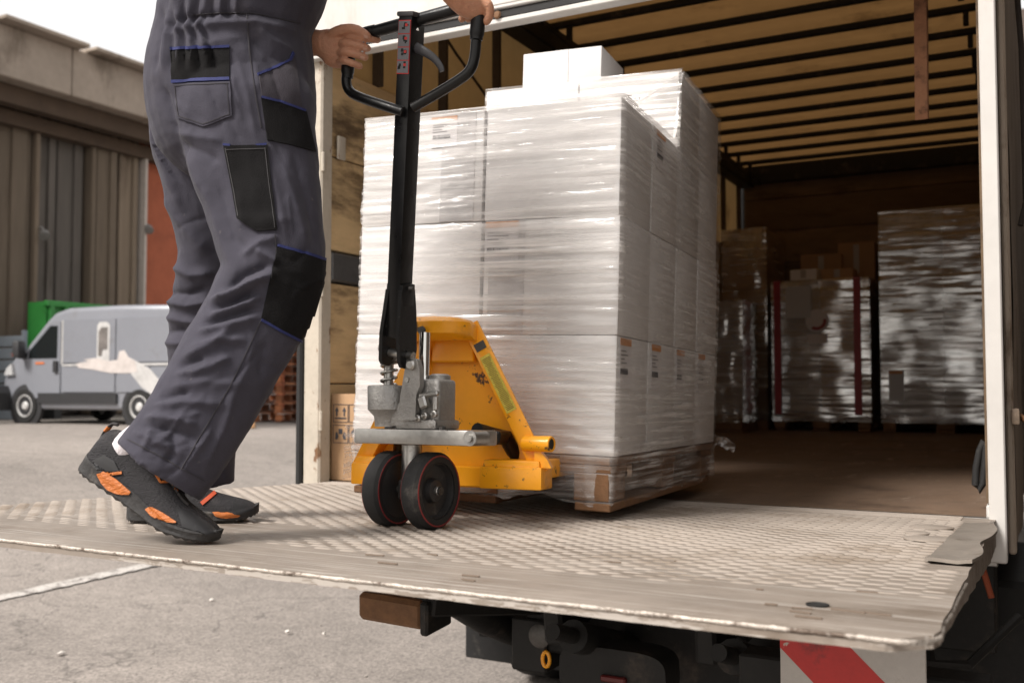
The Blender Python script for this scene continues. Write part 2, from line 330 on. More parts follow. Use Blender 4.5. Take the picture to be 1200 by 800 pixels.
# ------------------------------------------------------------------ grey van
van_paint = pm('van_paint', (.27, .28, .312), .28, .15, var=.04, vs=1.2, dirt=((.20, .19, .18), 2, .55, .3), coat=.3)
glass = pm('car_glass', (.012, .015, .016), .06, var=.0, spec=.9)
trim = pm('black_trim', (.03, .03, .032), .55, var=.1)
th = rad(25); d_ = (-RT * math.cos(th) + Vector((FW.x, FW.y, 0)).normalized() * math.sin(th)); fwd = Vector((d_.x, d_.y, 0)).normalized()
pf = at(30, 478, 19.6)                                            # front wheel centre
vx = math.atan2(fwd.y, fwd.x)
base = pf - fwd * 4.0; side_l = Vector((-fwd.y, fwd.x, 0))        # left side of the van
base = base - side_l * 1.0
gzv = ground_z(base.x, base.y)
van = thing('delivery_van', 'grey panel van with a white arm and hand printed on its side', 'van', (base.x, base.y, -.33), (0, 0, math.degrees(vx)))
prof = [(.0, .36), (.0, .9), (.02, 1.6), (.08, 2.12), (.22, 2.22), (1.5, 2.26), (2.9, 2.25), (3.25, 2.17), (3.45, 2.03), (4.06, 1.47), (4.36, 1.30), (4.58, 1.08), (4.68, .85), (4.70, .5), (4.64, .32), (4.3, .27), (.3, .28)]
def vring(y, s, dz=0):
    cx_, cz_ = 2.4, 1.1
    return [(cx_ + (x - cx_) * (1 - s * .02 / 1), y, cz_ + (z - cz_) * (1 - s * .03) + dz) for x, z in prof]
m = MB(); rings = []
for y, s in ((-1.0, 3), (-.985, 1.2), (-.93, .3), (-.8, 0), (0, -.4), (.8, 0), (.93, .3), (.985, 1.2), (1.0, 3)): rings.append([Vector(p) for p in vring(y, s)])
m.loft(rings); body = m.build('body', van_paint, van, smooth=50)
def vpanel(name, poly, mat, y=1.004, t=.012, parent=van, label=None):
    m = MB(); m.prism([(x, z) for x, z in poly], ((0, y, 0), (1, 0, 0), (0, 0, 1)), -t); return m.build(name, mat, parent, smooth=0, label=label)
vd = vpanel('front_door', [(3.05, .5), (3.05, 1.98), (3.32, 1.98), (4.02, 1.40), (4.05, .85), (3.75, .5)], van_paint, 1.01)
vpanel('window', [(3.13, 1.27), (3.13, 1.90), (3.33, 1.90), (3.90, 1.42), (3.92, 1.27)], glass, 1.016, .012, vd)
vpanel('door_handle', [(3.10, 1.0), (3.10, 1.22), (3.2, 1.22), (3.2, 1.0)], trim, 1.035, .03, vd)
vpanel('quarter_window', [(3.96, 1.27), (3.95, 1.40), (4.13, 1.27)], glass, 1.012)
for (x0, x1) in ((1.62, 2.98), (.12, 1.56)):
    vpanel('side_panel', [(x0, 1.18), (x0, 2.0), (x1, 2.0), (x1, 1.18)], van_paint, 1.008)
    vpanel('lower_panel', [(x0 + (.65 if x0 < 1 else 0), .62), (x0 + (.65 if x0 < 1 else 0), 1.10), (x1, 1.10), (x1, .62)], van_paint, 1.008)
white_line = pm('white_print', (.50, .49, .48), .5, var=.22, vs=2.5)
vpanel('print_line', [(.1, 1.115), (.1, 1.15), (3.0, 1.15), (3.0, 1.115)], white_line, 1.009); vpanel('print_line', [(2.985, 1.15), (2.985, 2.0), (3.02, 2.0), (3.02, 1.15)], white_line, 1.011)
vpanel('rubbing_strip', [(1.55, .40), (1.55, .60), (3.62, .60), (3.62, .40)], trim, 1.015, .03)
vpanel('front_bumper', [(4.42, .25), (4.42, .60), (4.5, .74), (4.70, .74), (4.73, .3)], trim, 1.0, 1.98)
vpanel('headlight', [(4.32, .95), (4.36, 1.18), (4.50, 1.08), (4.56, .95)], pm('lamp_glass', (.5, .5, .5), .1), 1.0, .06)
# printed arm and open hand holding a bottle picture
vpanel('printed_arm', [(.25, .62), (.55, .5), (.95, .72), (1.25, 1.0), (1.1, 1.2), (.75, 1.05)], white_line, 1.013)
vpanel('printed_hand', [(1.05, 1.0), (1.3, .97), (1.75, .98), (2.2, 1.05), (2.55, 1.08), (2.62, 1.16), (2.3, 1.2), (2.42, 1.24), (2.1, 1.26), (1.75, 1.2), (1.55, 1.22), (1.5, 1.38), (1.38, 1.40), (1.28, 1.27), (1.1, 1.2)], pm('print_pink', (.55, .50, .475), .5, var=.2, vs=4), 1.016)
vpanel('printed_frame', [(1.76, 1.2), (1.76, 1.88), (1.84, 1.94), (2.02, 1.94), (2.08, 1.88), (2.08, 1.2)], white_line, 1.013)
vpanel('printed_picture', [(1.81, 1.42), (1.81, 1.84), (1.97, 1.84), (2.04, 1.76), (2.04, 1.30), (1.95, 1.30), (1.93, 1.42)], pm('print_dark', (.17, .155, .145), .4, var=.5, vs=4), 1.018)
vpanel('printed_mark', [(3.48, 1.16), (3.48, 1.20), (3.72, 1.20), (3.72, 1.16)], pm('print_orange', (.6, .16, .04), .5), 1.02)
for wx in (4.0, 1.0):
    m = MB(); m.lathe([(.44, -.05), (.44, .02), (.40, .03), (.02, .03)], (wx, .98, .33), (0, 1, 0), 28); ar = m.build('wheel_arch', trim, van)
    for sgn in (1, -1):
        wl = MB(); wl.lathe([(.22, -.22), (.32, -.21), (.345, -.16), (.345, -.05), (.32, .0), (.22, .0)], (wx, sgn * 1.035, .345), (0, sgn, 0), 32, 0, True); wo = wl.build('wheel', black_rubber, van)
        rm = MB(); rm.lathe([(.225, -.1), (.225, -.005), (.20, .0), (.185, -.04), (.09, -.03), (.06, .005), (.0, .008)], (wx, sgn * 1.035, .345), (0, sgn, 0), 24); ro = rm.build('rim', pm('rim_steel', (.62, .61, .60), .45, .2), wo)
        for k in range(8):
            a_ = k * math.pi / 4; q = MB(); q.box((wx + .135 * math.cos(a_), sgn * 1.012, .345 + .135 * math.sin(a_)), (.028, .012, .028)); q.build('vent_hole', trim, wo, smooth=0)
m = MB(); m.box((4.03, 1.16, 1.45), (.16, .22, .34), (0, 0, 12), .05, seg=2); m.box((4.02, 1.05, 1.30), (.08, .2, .06)); mo = m.build('wing_mirror', trim, van)
m = MB(); m.box((4.10, 1.2, 1.34), (.05, .08, .05)); m.build('indicator', pm('amber', (.7, .12, .01), .3), mo)

# stacked pallets, grey sack, cabinet and wood block seen between the legs and the truck
wood = pm('pallet_wood', (.33, .19, .095), .85, var=.25, vs=6, st=(1, 1, 1), rand=.25, bump=.3, bs=60, dirt=((.12, .07, .04), 7, .55, .2))
redwood = pm('red_pallet_wood', (.30, .115, .05), .85, var=.25, vs=6, rand=.3)
pc = at(338, 420, 21.0); topz = at(340, 382, 21).z; npal = 10; hp = (topz + .33) / npal
yaw_p = 20
proto = None
for k in range(npal):
    t = thing('stacked_pallet', ('%s reddish pallet of the tall stack seen past the knee' % (['bottom', 'second lowest', 'third lowest', 'fourth lowest', 'fifth lowest', 'fifth from top', 'fourth from top', 'third from top', 'second from top', 'topmost'][k])), 'pallet', (pc.x, pc.y, -.33 + k * hp), (0, 0, yaw_p + rng.normal() * 1.5), 'pallets stacked in the yard')
    if proto is None:
        proto = []
        for i in range(5): m = MB(); m.box((-.5 + .25 * i, 0, hp - .015), (.16, 1.2, .022)); proto.append(m.build('deck_board', redwood, t, smooth=0))
        for i in range(3):
            for j in range(3): m = MB(); m.box((-.5 + .5 * i, -.5 + .5 * j, hp * .45), (.13, .13, hp * .6)); proto.append(m.build('block', redwood, t, smooth=0))
        for i in range(3): m = MB(); m.box((-.5 + .5 * i, 0, .014), (.11, 1.2, .022)); proto.append(m.build('bottom_board', redwood, t, smooth=0))
    else:
        for q in proto: inst(q, parent=t)
def sack(name, c, sx, sy, sz, mat, lab, cat):
    m = MB(); n = 22; k = 14; rings = []
    for i in range(k + 1):
        ph = -math.pi / 2 + math.pi * i / k; r = []
        for j in range(n):
            a_ = 2 * math.pi * j / n; d = Vector((math.cos(ph) * math.cos(a_), math.cos(ph) * math.sin(a_), math.sin(ph)))
            nn = 1 + .28 * mnoise.noise(d * 2.2 + Vector((c[0], 0, 3))) + .14 * mnoise.noise(d * 6)
            r.append(Vector((c[0] + d.x * sx * nn, c[1] + d.y * sy * nn, max(c[2] + (d.z * .9 + .8) * sz * nn, c[2]))))
        rings.append(r)
    m.loft(rings); return tag(m.build(name, mat, smooth=25), lab, cat)
sackm = pm('grey_plastic', (.13, .135, .145), .35, var=.3, vs=5, bump=.3, bs=14)
p = at_ground(337, 472); sack('refuse_sack', (p.x, p.y, p.z), .34, .35, .32, sackm, 'crumpled grey plastic sack at the foot of the stacked pallets', 'sack')
p = at_ground(352, 466); sack('refuse_sack', (p.x, p.y, p.z), .22, .3, .22, pm('white_plastic', (.4, .4, .4), .4, var=.3, vs=6), 'small pale crumpled sack beside the grey sack', 'sack')
p = at_ground(312, 480); m = MB(); m.box((p.x, p.y, p.z + .30), (.5, .4, .52), (0, 0, 20), .03); m.box((p.x, p.y, p.z + .58), (.56, .46, .05), (0, 0, 20), .01); m.box((p.x, p.y, p.z + .02), (.3, .3, .05), (0, 0, 20)); tag(m.build('metal_cabinet', pm('cab', (.35, .345, .34), .5, var=.1), smooth=0), 'pale grey low cabinet near the pallet stack', 'cabinet')
p = at_ground(318, 478); m = MB(); m.box((p.x + .35, p.y, p.z + .4), (.09, .09, .8), (0, 3, 10), .01); m.box((p.x + .35, p.y, p.z + .03), (.3, .3, .05), (0, 0, 10), .01); tag(m.build('wooden_post', wood, smooth=0), 'upright pale wooden post beside the cabinet', 'post')
p = at_ground(292, 502); m = MB(); m.box((p.x, p.y, p.z + .05), (.22, .1, .09), (0, 0, 35), .01); m.box((p.x + .02, p.y + .02, p.z + .1), (.16, .09, .02), (0, 4, 30), .005); tag(m.build('wood_offcut', wood, smooth=0), 'small wooden offcut lying on the asphalt behind the near shin', 'wood')

# ================================================================== BACKGROUND RIGHT: canopy hall and striped block past the truck side
hall2 = thing('canopy_building', 'dark eaved loading canopy far beyond the truck right side', 'building', (4, 34, -1.15))
m = MB(); m.box((5.0, 34, 9.4), (14, 6, 3.2), bev=.05); m.build('roof_slab', pm('canopy_dark', (.10, .075, .06), .8, var=.2), hall2, world=True, smooth=0)
for x in (11.4, 8.0, 4.6):
    m = MB(); m.box((x, 36.5, 3.3), (.5, .5, 9.0), bev=.03); m.build('column', concrete, hall2, world=True, smooth=0)
blk = thing('striped_block', 'low pale building with reddish bands beyond the truck right side', 'building', (2, 44, -1.15))
pale = pm('pale_render', (.55, .51, .47), .85, var=.1, vs=1); redb = pm('red_band', (.40, .16, .09), .85, var=.15, vs=2)
m = MB(); m.box((4, 47, .6), (24, 5, 3.5)); m.build('wall', pale, blk, world=True, smooth=0)
for k in range(5):
    m = MB(); m.box((4, 44.45, -.7 + k * .62), (24, .1, .16)); m.build('brick_band', redb, blk, world=True, smooth=0)
for k in range(6):
    m = MB(); m.box((-2.6 + 2.1 * k, 44.44, .9), (1.1, .08, .8)); wf = m.build('window', pm('wframe', (.3, .3, .3), .5), blk, world=True, smooth=0)
    m = MB(); m.box((-2.6 + 2.1 * k, 44.38, .9), (.95, .05, .66)); m.build('pane', glass, wf, world=True, smooth=0)
m = MB(); m.box((4, 47, 2.42), (24.4, 5.4, .16)); m.build('roof', redb, blk, world=True, smooth=0)
# added wall, out of view, blocks sky light from the load's right face
dw = thing('shade_wall', 'added tall dark wall out of view, shading the right face of the load', 'wall', (1.05, 7, -1.15))
m = MB(); m.box((1.15, 7.4, 2.2), (1.1, 12.8, 6.7), bev=.03); m.build('shade_wall_face', pm('shade_wall_brown', (.075, .058, .045), .85, var=.25, vs=1.5), dw, world=True, smooth=0)
m = MB(); m.box((1.12, 7.4, -1.0), (1.2, 12.9, .3), bev=.02); m.build('shade_wall_base', concrete, dw, world=True, smooth=0)
# ================================================================== TRUCK
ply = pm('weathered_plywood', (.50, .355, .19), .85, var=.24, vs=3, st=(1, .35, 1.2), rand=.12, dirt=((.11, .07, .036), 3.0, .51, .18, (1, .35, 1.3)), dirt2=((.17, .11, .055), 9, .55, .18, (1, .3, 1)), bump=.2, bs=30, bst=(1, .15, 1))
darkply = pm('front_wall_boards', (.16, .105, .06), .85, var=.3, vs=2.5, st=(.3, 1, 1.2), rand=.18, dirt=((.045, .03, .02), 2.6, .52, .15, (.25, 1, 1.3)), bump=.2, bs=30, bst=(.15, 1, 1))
floor_ply = pm('floor_plywood', (.145, .096, .064), .75, var=.2, vs=2.5, st=(1, .5, 1), dirt=((.075, .048, .032), 2.2, .50, .2), dirt2=((.24, .185, .14), 9, .58, .1, (1, .3, 1)), rvar=.12, bump=.12, bs=60)
alu = pm('tail_lift_aluminium', (.265, .225, .19), .56, .2, var=.16, vs=3.2, st=(.9, 1.2, 1), rvar=.12, dirt=((.165, .13, .10), 4, .48, .25, (.8, 1.2, 1)), dirt2=((.42, .38, .34), 40, .555, .05, (.035, 2.5, 1)), bump=.12, bs=55, bst=(.06, 3, 1))
tread_m = pm('tread_relief', (.305, .262, .224), .70, .05, var=.15, vs=4, rvar=.12, dirt=((.185, .145, .11), 3, .47, .22), bump=.1, bs=60)
worn = pm('worn_edge', (.46, .41, .36), .5, .5, var=.3, vs=30, dirt=((.12, .09, .07), 22, .52, .12), bump=.4, bs=160)
def tarp(name, col, tr):
    m = pm(name, col, .75, var=.14, vs=1.6, dirt=((col[0] * .45, col[1] * .42, col[2] * .4), 1.5, .55, .2), bump=.1, bs=9)
    t = m.node_tree; b = t.nodes['Principled BSDF']; o = t.nodes['Material Output']; q = t.nodes.new('ShaderNodeBsdfTranslucent'); x = t.nodes.new('ShaderNodeMixShader'); x.inputs[0].default_value = tr
    t.links.new(b.inputs['Base Color'].links[0].from_socket, q.inputs['Color']); t.links.new(b.outputs[0], x.inputs[1]); t.links.new(q.outputs[0], x.inputs[2]); t.links.new(x.outputs[0], o.inputs['Surface']); return m
roof_tarp = tarp('roof_tarpaulin', (.32, .172, .062), .17)
side_tarp = tarp('side_tarpaulin', (.38, .235, .095), .15)
outer_tarp = pm('outer_side_sheet', (.34, .28, .225), .7, var=.2, vs=3, st=(1, 1, .2), dirt=((.13, .09, .06), 7, .54, .14, (1, 1, .3)), bump=.4, bs=14)

XL, XR, YF, ZC = -2.62, -.15, 10.0, 2.60
truck = thing('box_truck', 'open backed white truck with tarpaulin roof and lowered tail lift', 'truck', (-1.38, 6.6, -1.15))
def tb(name, c, d, mat, bev=0, rot=None, parent=truck, smooth=0, label=None):
    m = MB(); m.box(c, d, rot, bev); return m.build(name, mat, parent, smooth, True, None, label)
def span(name, x0, x1, y0, y1, z0, z1, mat, bev=0, parent=truck, label=None):
    return tb(name, ((x0 + x1) / 2, (y0 + y1) / 2, (z0 + z1) / 2), (x1 - x0, y1 - y0, z1 - z0), mat, bev, None, parent, 0, label)
# floor sheets
yy = YS + .035; k = 0
while yy < YF - .02:
    y2 = min(yy + 2.2, YF)
    span('floor_sheet', XL, XR, yy, y2 - .006, -.10, .0 - .0015 * (k % 2), floor_ply, .003); yy = y2; k += 1
span('floor_edge_rail', XR - .0, XR + .035, YS + .04, YF, -.12, .035, white_paint, .004)
span('sill', XL - .05, XR + .03, YS - .005, YS + .033, -.14, .001, steel, .003)
# left wall: planks in bays, grey rail, stanchions, tarpaulin above
rows = [(.005, .40), (.405, .825), (.965, 1.36), (1.365, 1.745)]
by = [YS + .03, 4.22, 5.33, 6.45, 7.57, 8.7, YF]
for i in range(len(by) - 1):
    for (z0, z1) in rows:
        j = .006 * rng.random(); span('wall_plank', XL - .035 - j, XL - j, by[i] + .004, by[i + 1] - .004, z0, z1, ply, .004)
span('wall_rail', XL - .03, XL + .012, YS + .03, YF, .832, .955, grey_metal, .008)
span('wall_backing', XL - .075, XL - .06, YS + .03, YF, -.1, 1.75, grey_metal)
sy = 3.66; ks = 0
while sy < YF - .1:
    span('stanchion', XL - .03, XL + .014, sy - .013, sy + .013, 1.75, ZC - .05, pm('stanchion_brown', (.07, .05, .034), .7, var=.2)); sy += .56; ks += 1
def tfn(u, v): 
    y = YS + .03 + (YF - YS - .03) * u; z = 1.72 + (ZC - 1.70) * v
    return Vector((XL - .045 - .03 * math.sin(v * math.pi) * (.6 + .5 * mnoise.noise((y * 1.3, z * 2, 1))), y, z))
m = MB(); m.grid(tfn, 90, 14); m.build('side_sheet', side_tarp, truck, 60, True)
for k in range(2):                                              # dark strips in place of diagonal shadows on the sheet
    y0 = 3.6 + 1.6 * k; m = MB(); a_, b_ = Vector((XL - .012, y0, 2.5)), Vector((XL - .012, y0 + 1.5, 1.78)); m.tube([a_, (a_ + b_) / 2 + Vector((0, 0, -.03)), b_], .012, 8, flat=.25); m.build('shadow_strip', pm('shadow_strip_brown', (.05, .035, .025), .85), truck, 40, True)
# right wall
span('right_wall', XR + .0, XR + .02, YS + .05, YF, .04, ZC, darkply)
def ofn(u, v):
    y = YS + .12 + (YF - YS) * u; z = -.12 + 2.8 * v
    return Vector((-.072 + .016 * mnoise.noise((y * 1.1, z * 2.2, 4)) + .012 * mnoise.noise((y * 4, z * .8, 9)), y, z))
m = MB(); m.grid(ofn, 60, 30); m.build('outer_side_sheet', outer_tarp, truck, 60, True)
# front wall boards
zz = 0.0
for k in range(8):
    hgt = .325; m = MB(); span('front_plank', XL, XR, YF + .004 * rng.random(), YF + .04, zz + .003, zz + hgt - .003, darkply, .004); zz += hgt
span('front_backing', XL - .08, XR + .06, YF + .045, YF + .06, -.1, ZC + .05, under_black)  # added dark sheet, keeps light from leaking through the front boards
span('front_beam', XL, XR, YF - .10, YF + .0, ZC - .17, ZC - .0, under_black)
# roof: sheet, bows, rails
def rfn(u, v):
    x = XL - .05 + (XR - XL + .15) * u; y = YS - .05 + (YF - YS + .1) * v
    return Vector((x, y, ZC + .015 - .018 * abs(math.sin((y - 3.66) * math.pi / .42)) + .008 * mnoise.noise((x * 2, y * 3, 0))))
m = MB(); m.grid(rfn, 40, 130); m.build('roof_sheet', roof_tarp, truck, 60, True)
yb = 3.66
while yb < YF - .15:
    m = MB(); m.box(((XL + XR) / 2, yb, ZC - .045), (XR - XL, .040, .040), None, .006)
    for xx in (XL + .18, XR - .18): m.box((xx, yb, ZC - .10), (.03, .03, .09))
    m.build('roof_bow', under_black, truck, 0, True); yb += .42
span('roof_rail', XL - .04, XL + .10, YS, YF, ZC - .20, ZC - .055, under_black, .01); span('roof_rail', XR - .07, XR + .05, YS + .03, YF, ZC - .20, ZC - .055, under_black, .01)
m = MB(); p0 = Vector((XL + .16, 5.0, ZC - .12)); m.tube([p0 + Vector((0.02 * math.sin(k), .33 * k, -.02 - .035 * (k % 2))) for k in range(16)], .008, 6); m.build('roof_cable', under_black, truck, 40, True)
# left rear post with seal and hinges
span('rear_post', XL - .075, XL + .012, YS - .045, YS + .03, -.14, 1.80, post_paint, .008, label='rusty cream left rear post')
span('door_seal', XL - .108, XL - .077, YS - .055, YS + .02, -.16, 1.86, black_rubber, .008)
for z in (.25, .8, 1.32):
    m = MB(); m.lathe([(.007, -.04), (.009, -.038), (.009, .038), (.007, .04)], (XL + .016, YS - .04, z), (0, 0, 1), 10); m.build('hinge_knuckle', post_paint, truck, 40, True)
for (z, s) in ((1.40, .10),):
    m = MB(); m.box((XL + .02, YS + .075, z), (.012, .05, s), None, .005, seg=2); m.build('latch_plate', post_paint, truck, 40, True)
# top panel over the opening
span('top_panel', XL - .11, .04, YS - .075, YS - .02, 1.812, 2.75, white_paint, .006, label='scuffed white panel over the load opening')
span('panel_seal', XL - .10, .04, YS - .068, YS - .02, 1.762, 1.798, black_rubber, .006)
span('panel_trim', XL - .10, .04, YS - .078, YS - .02, 1.742, 1.761, white_paint, .003)
span('panel_trim', XL - .10, .04, YS - .079, YS - .02, 1.799, 1.8115, white_paint, .003)
for (z0, z1) in ((1.895, 1.945), (1.953, 2.003), (2.011, 2.06)):
    span('reflector', XL - .083, XL - .028, YS - .081, YS - .0745, z0, z1, red_film, .001)
m = MB(); m.box((XL - .095, YS - .08, 2.2), (.012, .02, .78)); m.build('panel_bead', white_paint, truck, 0, True)
m = MB(); m.lathe([(.006, 0), (.016, .002), (.012, .01), (.0, .011)], at_y(583, 18, YS - .08), (0, -1, 0), 12); m.build('bolt', rust, truck, 40, True)
# right rear post
span('rear_post', XR + .010, XR + .056, YS - .03, YS + .045, -.125, 2.75, white_paint, .004, label='clean white right rear post')
m = MB()
m.box((-.082, YS + .10, 1.29), (.022, .08, 2.8), None, .006); m.build('post_return', outer_tarp, truck, 0, True)
for (z, hgt) in ((.30, .05),):
    m = MB(); c = Vector((-.066, YS + .06, z)); n = 9
    m.box(c, (.024, .05, hgt), (rng.uniform(-4, 4), rng.uniform(-4, 4), 0), .008, seg=2); m.build('latch', pm('latch_steel', (.20, .15, .11), .6, .4, var=.35, vs=22, dirt=((.36, .32, .28), 30, .58, .1)), truck, 40, True)
m = MB(); m.tube([(-.055, YS + .12, .30), (-.04, YS + .06, .29), (-.025, YS + .10, .30), (-.03, YS + .3, .30)], .01, 8); m.build('side_hook', rust, truck, 40, True)
m = MB(); m.tube([(-.052, YS + .3, 1.95), (-.03, YS + .35, 1.5), (-.028, YS + .4, 1.0), (-.045, YS + .38, .92)], .009, 8); m.build('side_rope', pm('rope', (.05, .04, .035), .9), truck, 40, True)

# ------------------------------------------------------------------ tail lift
PX0, PX1, PY0, PY1 = -2.585, -.118, 1.352, YS - .012
lift_rot = Matrix.Rotation(-math.atan(TILT), 3, 'X')
def edge_right(y):          # ragged right border
    return PX1 - .004 + .004 * mnoise.noise((y * 9, 2, 0)) - (.05 * max(0, 1 - (y - PY0) / .05) ** 2 if y < PY0 + .05 else 0)
def front_y(x): return PY0 + .0045 * mnoise.noise((x * 14, 0, 0)) + .003 * mnoise.noise((x * 45, 3, 0)) + .006 * math.sin(x * 2.2)
def top_fn(u, v):
    x = PX0 + (PX1 - PX0) * u; y = front_y(x) + (PY1 - PY0) * v
    y = front_y(x) + (PY1 - front_y(x)) * v
    if u > .97: x = min(x, edge_right(y)) if u < 1 else edge_right(y)
    return Vector((x, y, plat_z(y) + .0018 * mnoise.noise((x * 3, y * 3, 5)) - .006 * max(0, 1 - v / .02)))
m = MB(); m.grid(top_fn, 160, 60)
nb_ = len(m.v)
def bot_fn(u, v): p = top_fn(u, v); return Vector((p.x, p.y, p.z - (.016 + .06 * min(1, v * 1.3))))
m.grid(bot_fn, 160, 60)
for (fu) in (0, 1):
    for j in range(60):
        a_, b_ = top_fn(fu, j / 60), top_fn(fu, (j + 1) / 60); c_, d2 = bot_fn(fu, (j + 1) / 60), bot_fn(fu, j / 60); m.add([a_, b_, c_, d2], [(0, 1, 2, 3)])
for (fv) in (0, 1):
    for i in range(160):
        a_, b_ = top_fn(i / 160, fv), top_fn((i + 1) / 160, fv); c_, d2 = bot_fn((i + 1) / 160, fv), bot_fn(i / 160, fv); m.add([a_, b_, c_, d2], [(0, 1, 2, 3)])
lift = m.build('tail_lift_platform', alu, truck, 40, True, label='scratched aluminium tail lift platform')
# raised anti-slip relief
m = MB(); px_, py_ = .064, .0265; r_ = 0; y = 1.60
VT = [(-1, 0, 0), (-.55, -1, 0), (.55, -1, 0), (1, 0, 0), (.55, 1, 0), (-.55, 1, 0), (-.6, 0, 1), (.6, 0, 1), (-.42, -.5, 1), (.42, -.5, 1), (.42, .5, 1), (-.42, .5, 1)]
FT = [(0, 1, 8, 6), (1, 2, 9, 8), (2, 3, 7, 9), (3, 4, 10, 7), (4, 5, 11, 10), (5, 0, 6, 11), (6, 8, 9, 7), (6, 7, 10, 11)]
while y < PY1 - .14:
    x = PX0 + .03 + (px_ / 2 if r_ % 2 else 0)
    lim = PX1 - (.10 if y > 2.0 else .03)
    while x < lim:
        if (y > 1.96 or mnoise.noise((x * 1.6, y * 3, 0)) > -.85 + 1.9 * (1.96 - y)):
            hh = .0036 * (.95 + .1 * rng.random()) * (1 if y > 1.96 else max(.5, 1 - (1.96 - y) * 1.6)); sx = .027; sy_ = .0088
            o = len(m.v); m.v += [(x + sx * a, y + sy_ * b, plat_z(y + sy_ * b) + (hh if c else -.001)) for a, b, c in VT]; m.f += [tuple(i + o for i in f) for f in FT]; m.m += [0] * 8
        x += px_
    y += py_; r_ += 1
m.build('tread_relief', tread_m, lift, 180, True, kind='stuff')
m = MB()                                                         # long ridges next to the hinge
for k in range(5):
    y = PY1 - .125 + .026 * k; m.box(((PX0 + PX1) / 2 - .03, y, plat_z(y) + .001), (PX1 - PX0 - .12, .010, .007), lift_rot, .002)
m.build('hinge_ridges', tread_m, lift, 0, True, kind='stuff')
# battered bright front edge
m = MB(); rings = []; n = 320
for i in range(n + 1):
    u = i / n; x = PX0 + (PX1 - .052 - PX0) * u; y = front_y(x); z = plat_z(y) - .008; r = .0036 + .0006 * mnoise.noise((x * 17, 7, 0)) + .0006 * mnoise.noise((x * 61, 1, 0)) - .0025 * max(0, mnoise.noise((x * 6, 5, 2)) - .35)
    rings.append([Vector((x, y + r * .8 * math.cos(a), z + r * (1 + .2 * rng.normal() * .3) * math.sin(a))) for a in [2 * math.pi * q / 10 for q in range(10)]])
for k in range(1, 40):                                          # round the right corner and up the side
    if k < 10: a_ = math.pi / 2 * k / 10; cx_, cy_ = PX1 - .052 + .048 * math.sin(a_), front_y(PX1 - .052) + .05 * (1 - math.cos(a_))
    else: cy_ = front_y(PX1 - .052) + .05 + .018 * (k - 10); cx_ = PX1 - .004 + .004 * mnoise.noise((cy_ * 9, 2, 0))
    r = .0042 + .001 * mnoise.noise((k * .7, 7, 0)); tx = min(1, k / 10)
    rings.append([Vector((cx_ + r * tx * math.cos(a), cy_ + r * (1 - tx) * math.cos(a), plat_z(cy_) - .008 + r * math.sin(a))) for a in [2 * math.pi * q / 10 for q in range(10)]])
m.loft(rings); m.build('worn_front_edge', worn, lift, 50, True)
# bent side flap
def flap(u, v):
    y = 2.10 + .95 * v; x = -.205 + .084 * u + .012 * v
    z = plat_z(y) + .0062 + .004 * max(0, u - .7) / .3 * (1 + .8 * math.sin(v * 9)) + (.004 * max(0, .12 - v) / .12) * (1.2 - u) + .004 * mnoise.noise((x * 20, y * 6, 0))
    if u > .8: x += .010 * math.sin(v * 11) 
    return Vector((x, y, z))
m = MB(); m.grid(flap, 10, 40); m.grid(lambda u, v: flap(u, v) - Vector((0, 0, .007)), 10, 40)
for j in range(40):
    for u in (0, 1): m.add([flap(u, j / 40), flap(u, (j + 1) / 40), flap(u, (j + 1) / 40) - Vector((0, 0, .007)), flap(u, j / 40) - Vector((0, 0, .007))], [(0, 1, 2, 3)])
for i in range(10):
    m.add([flap(i / 10, 0), flap((i + 1) / 10, 0), flap((i + 1) / 10, 0) - Vector((0, 0, .007)), flap(i / 10, 0) - Vector((0, 0, .007))], [(0, 1, 2, 3)])
m.build('side_flap', pm('flap_steel', (.30, .265, .23), .5, .45, var=.2, vs=8, dirt=((.15, .12, .09), 9, .55, .15)), lift, 50, True, label='bent grey edge flap of the tail lift')
# black disc painted as the shade inside a hole, two flat lids, gouges
p = at_plat(958, 709); m = MB(); m.lathe([(.016, .0), (.017, .002), (.015, .0025), (.014, .0012), (.0, .0010)], (p.x, p.y, plat_z(p.y)), (0, 0, 1), 20); m.build('drain_hole_shade', under_black, lift, 40, True)
for (px, py, sx) in ((1092, 619, .055), (1090, 633, .06), (1075, 626, .03)):
    p = at_plat(px, py); m = MB(); m.lathe([(sx, 0), (sx, .003), (sx * .9, .0045), (0, .005)], (p.x, p.y, plat_z(p.y) + .002), (0, .04, 1), 18); m.build('floor_lid', tread_m, lift, 40, True)
m = MB()
for k in range(26):
    p = at_plat(rng.uniform(880, 1090), rng.uniform(690, 735)) if k < 10 else at_plat(rng.uniform(150, 1050), rng.uniform(640, 700))
    if p.y < 1.4 or p.y > 1.9: continue
    m.box((p.x, p.y, plat_z(p.y) + .0012), (rng.uniform(.01, .05), rng.uniform(.002, .005), .002), (0, 0, rng.uniform(-12, 12)))
if m.v: m.build('gouges', pm('gouge', (.16, .12, .09), .8), lift, 0, True, kind='stuff')

# ------------------------------------------------------------------ below the bed
def ub(name, c, d, mat=under_black, rot=None, bev=.006, label=None): return tb(name, c, d, mat, bev, rot, truck, 0, label)
ub('cross_member', (-1.38, 3.42, -.27), (2.5, .16, .28)); ub('bed_frame', (-1.38, 6.7, -.16), (2.46, 6.5, .09))
for x in (-1.85, -.95): ub('chassis_rail', (x, 6.6, -.42), (.09, 6.6, .26))
for y in (4.2, 5.4, 6.6, 7.8, 9.0): ub('floor_joist', (-1.38, y, -.25), (2.4, .08, .12))
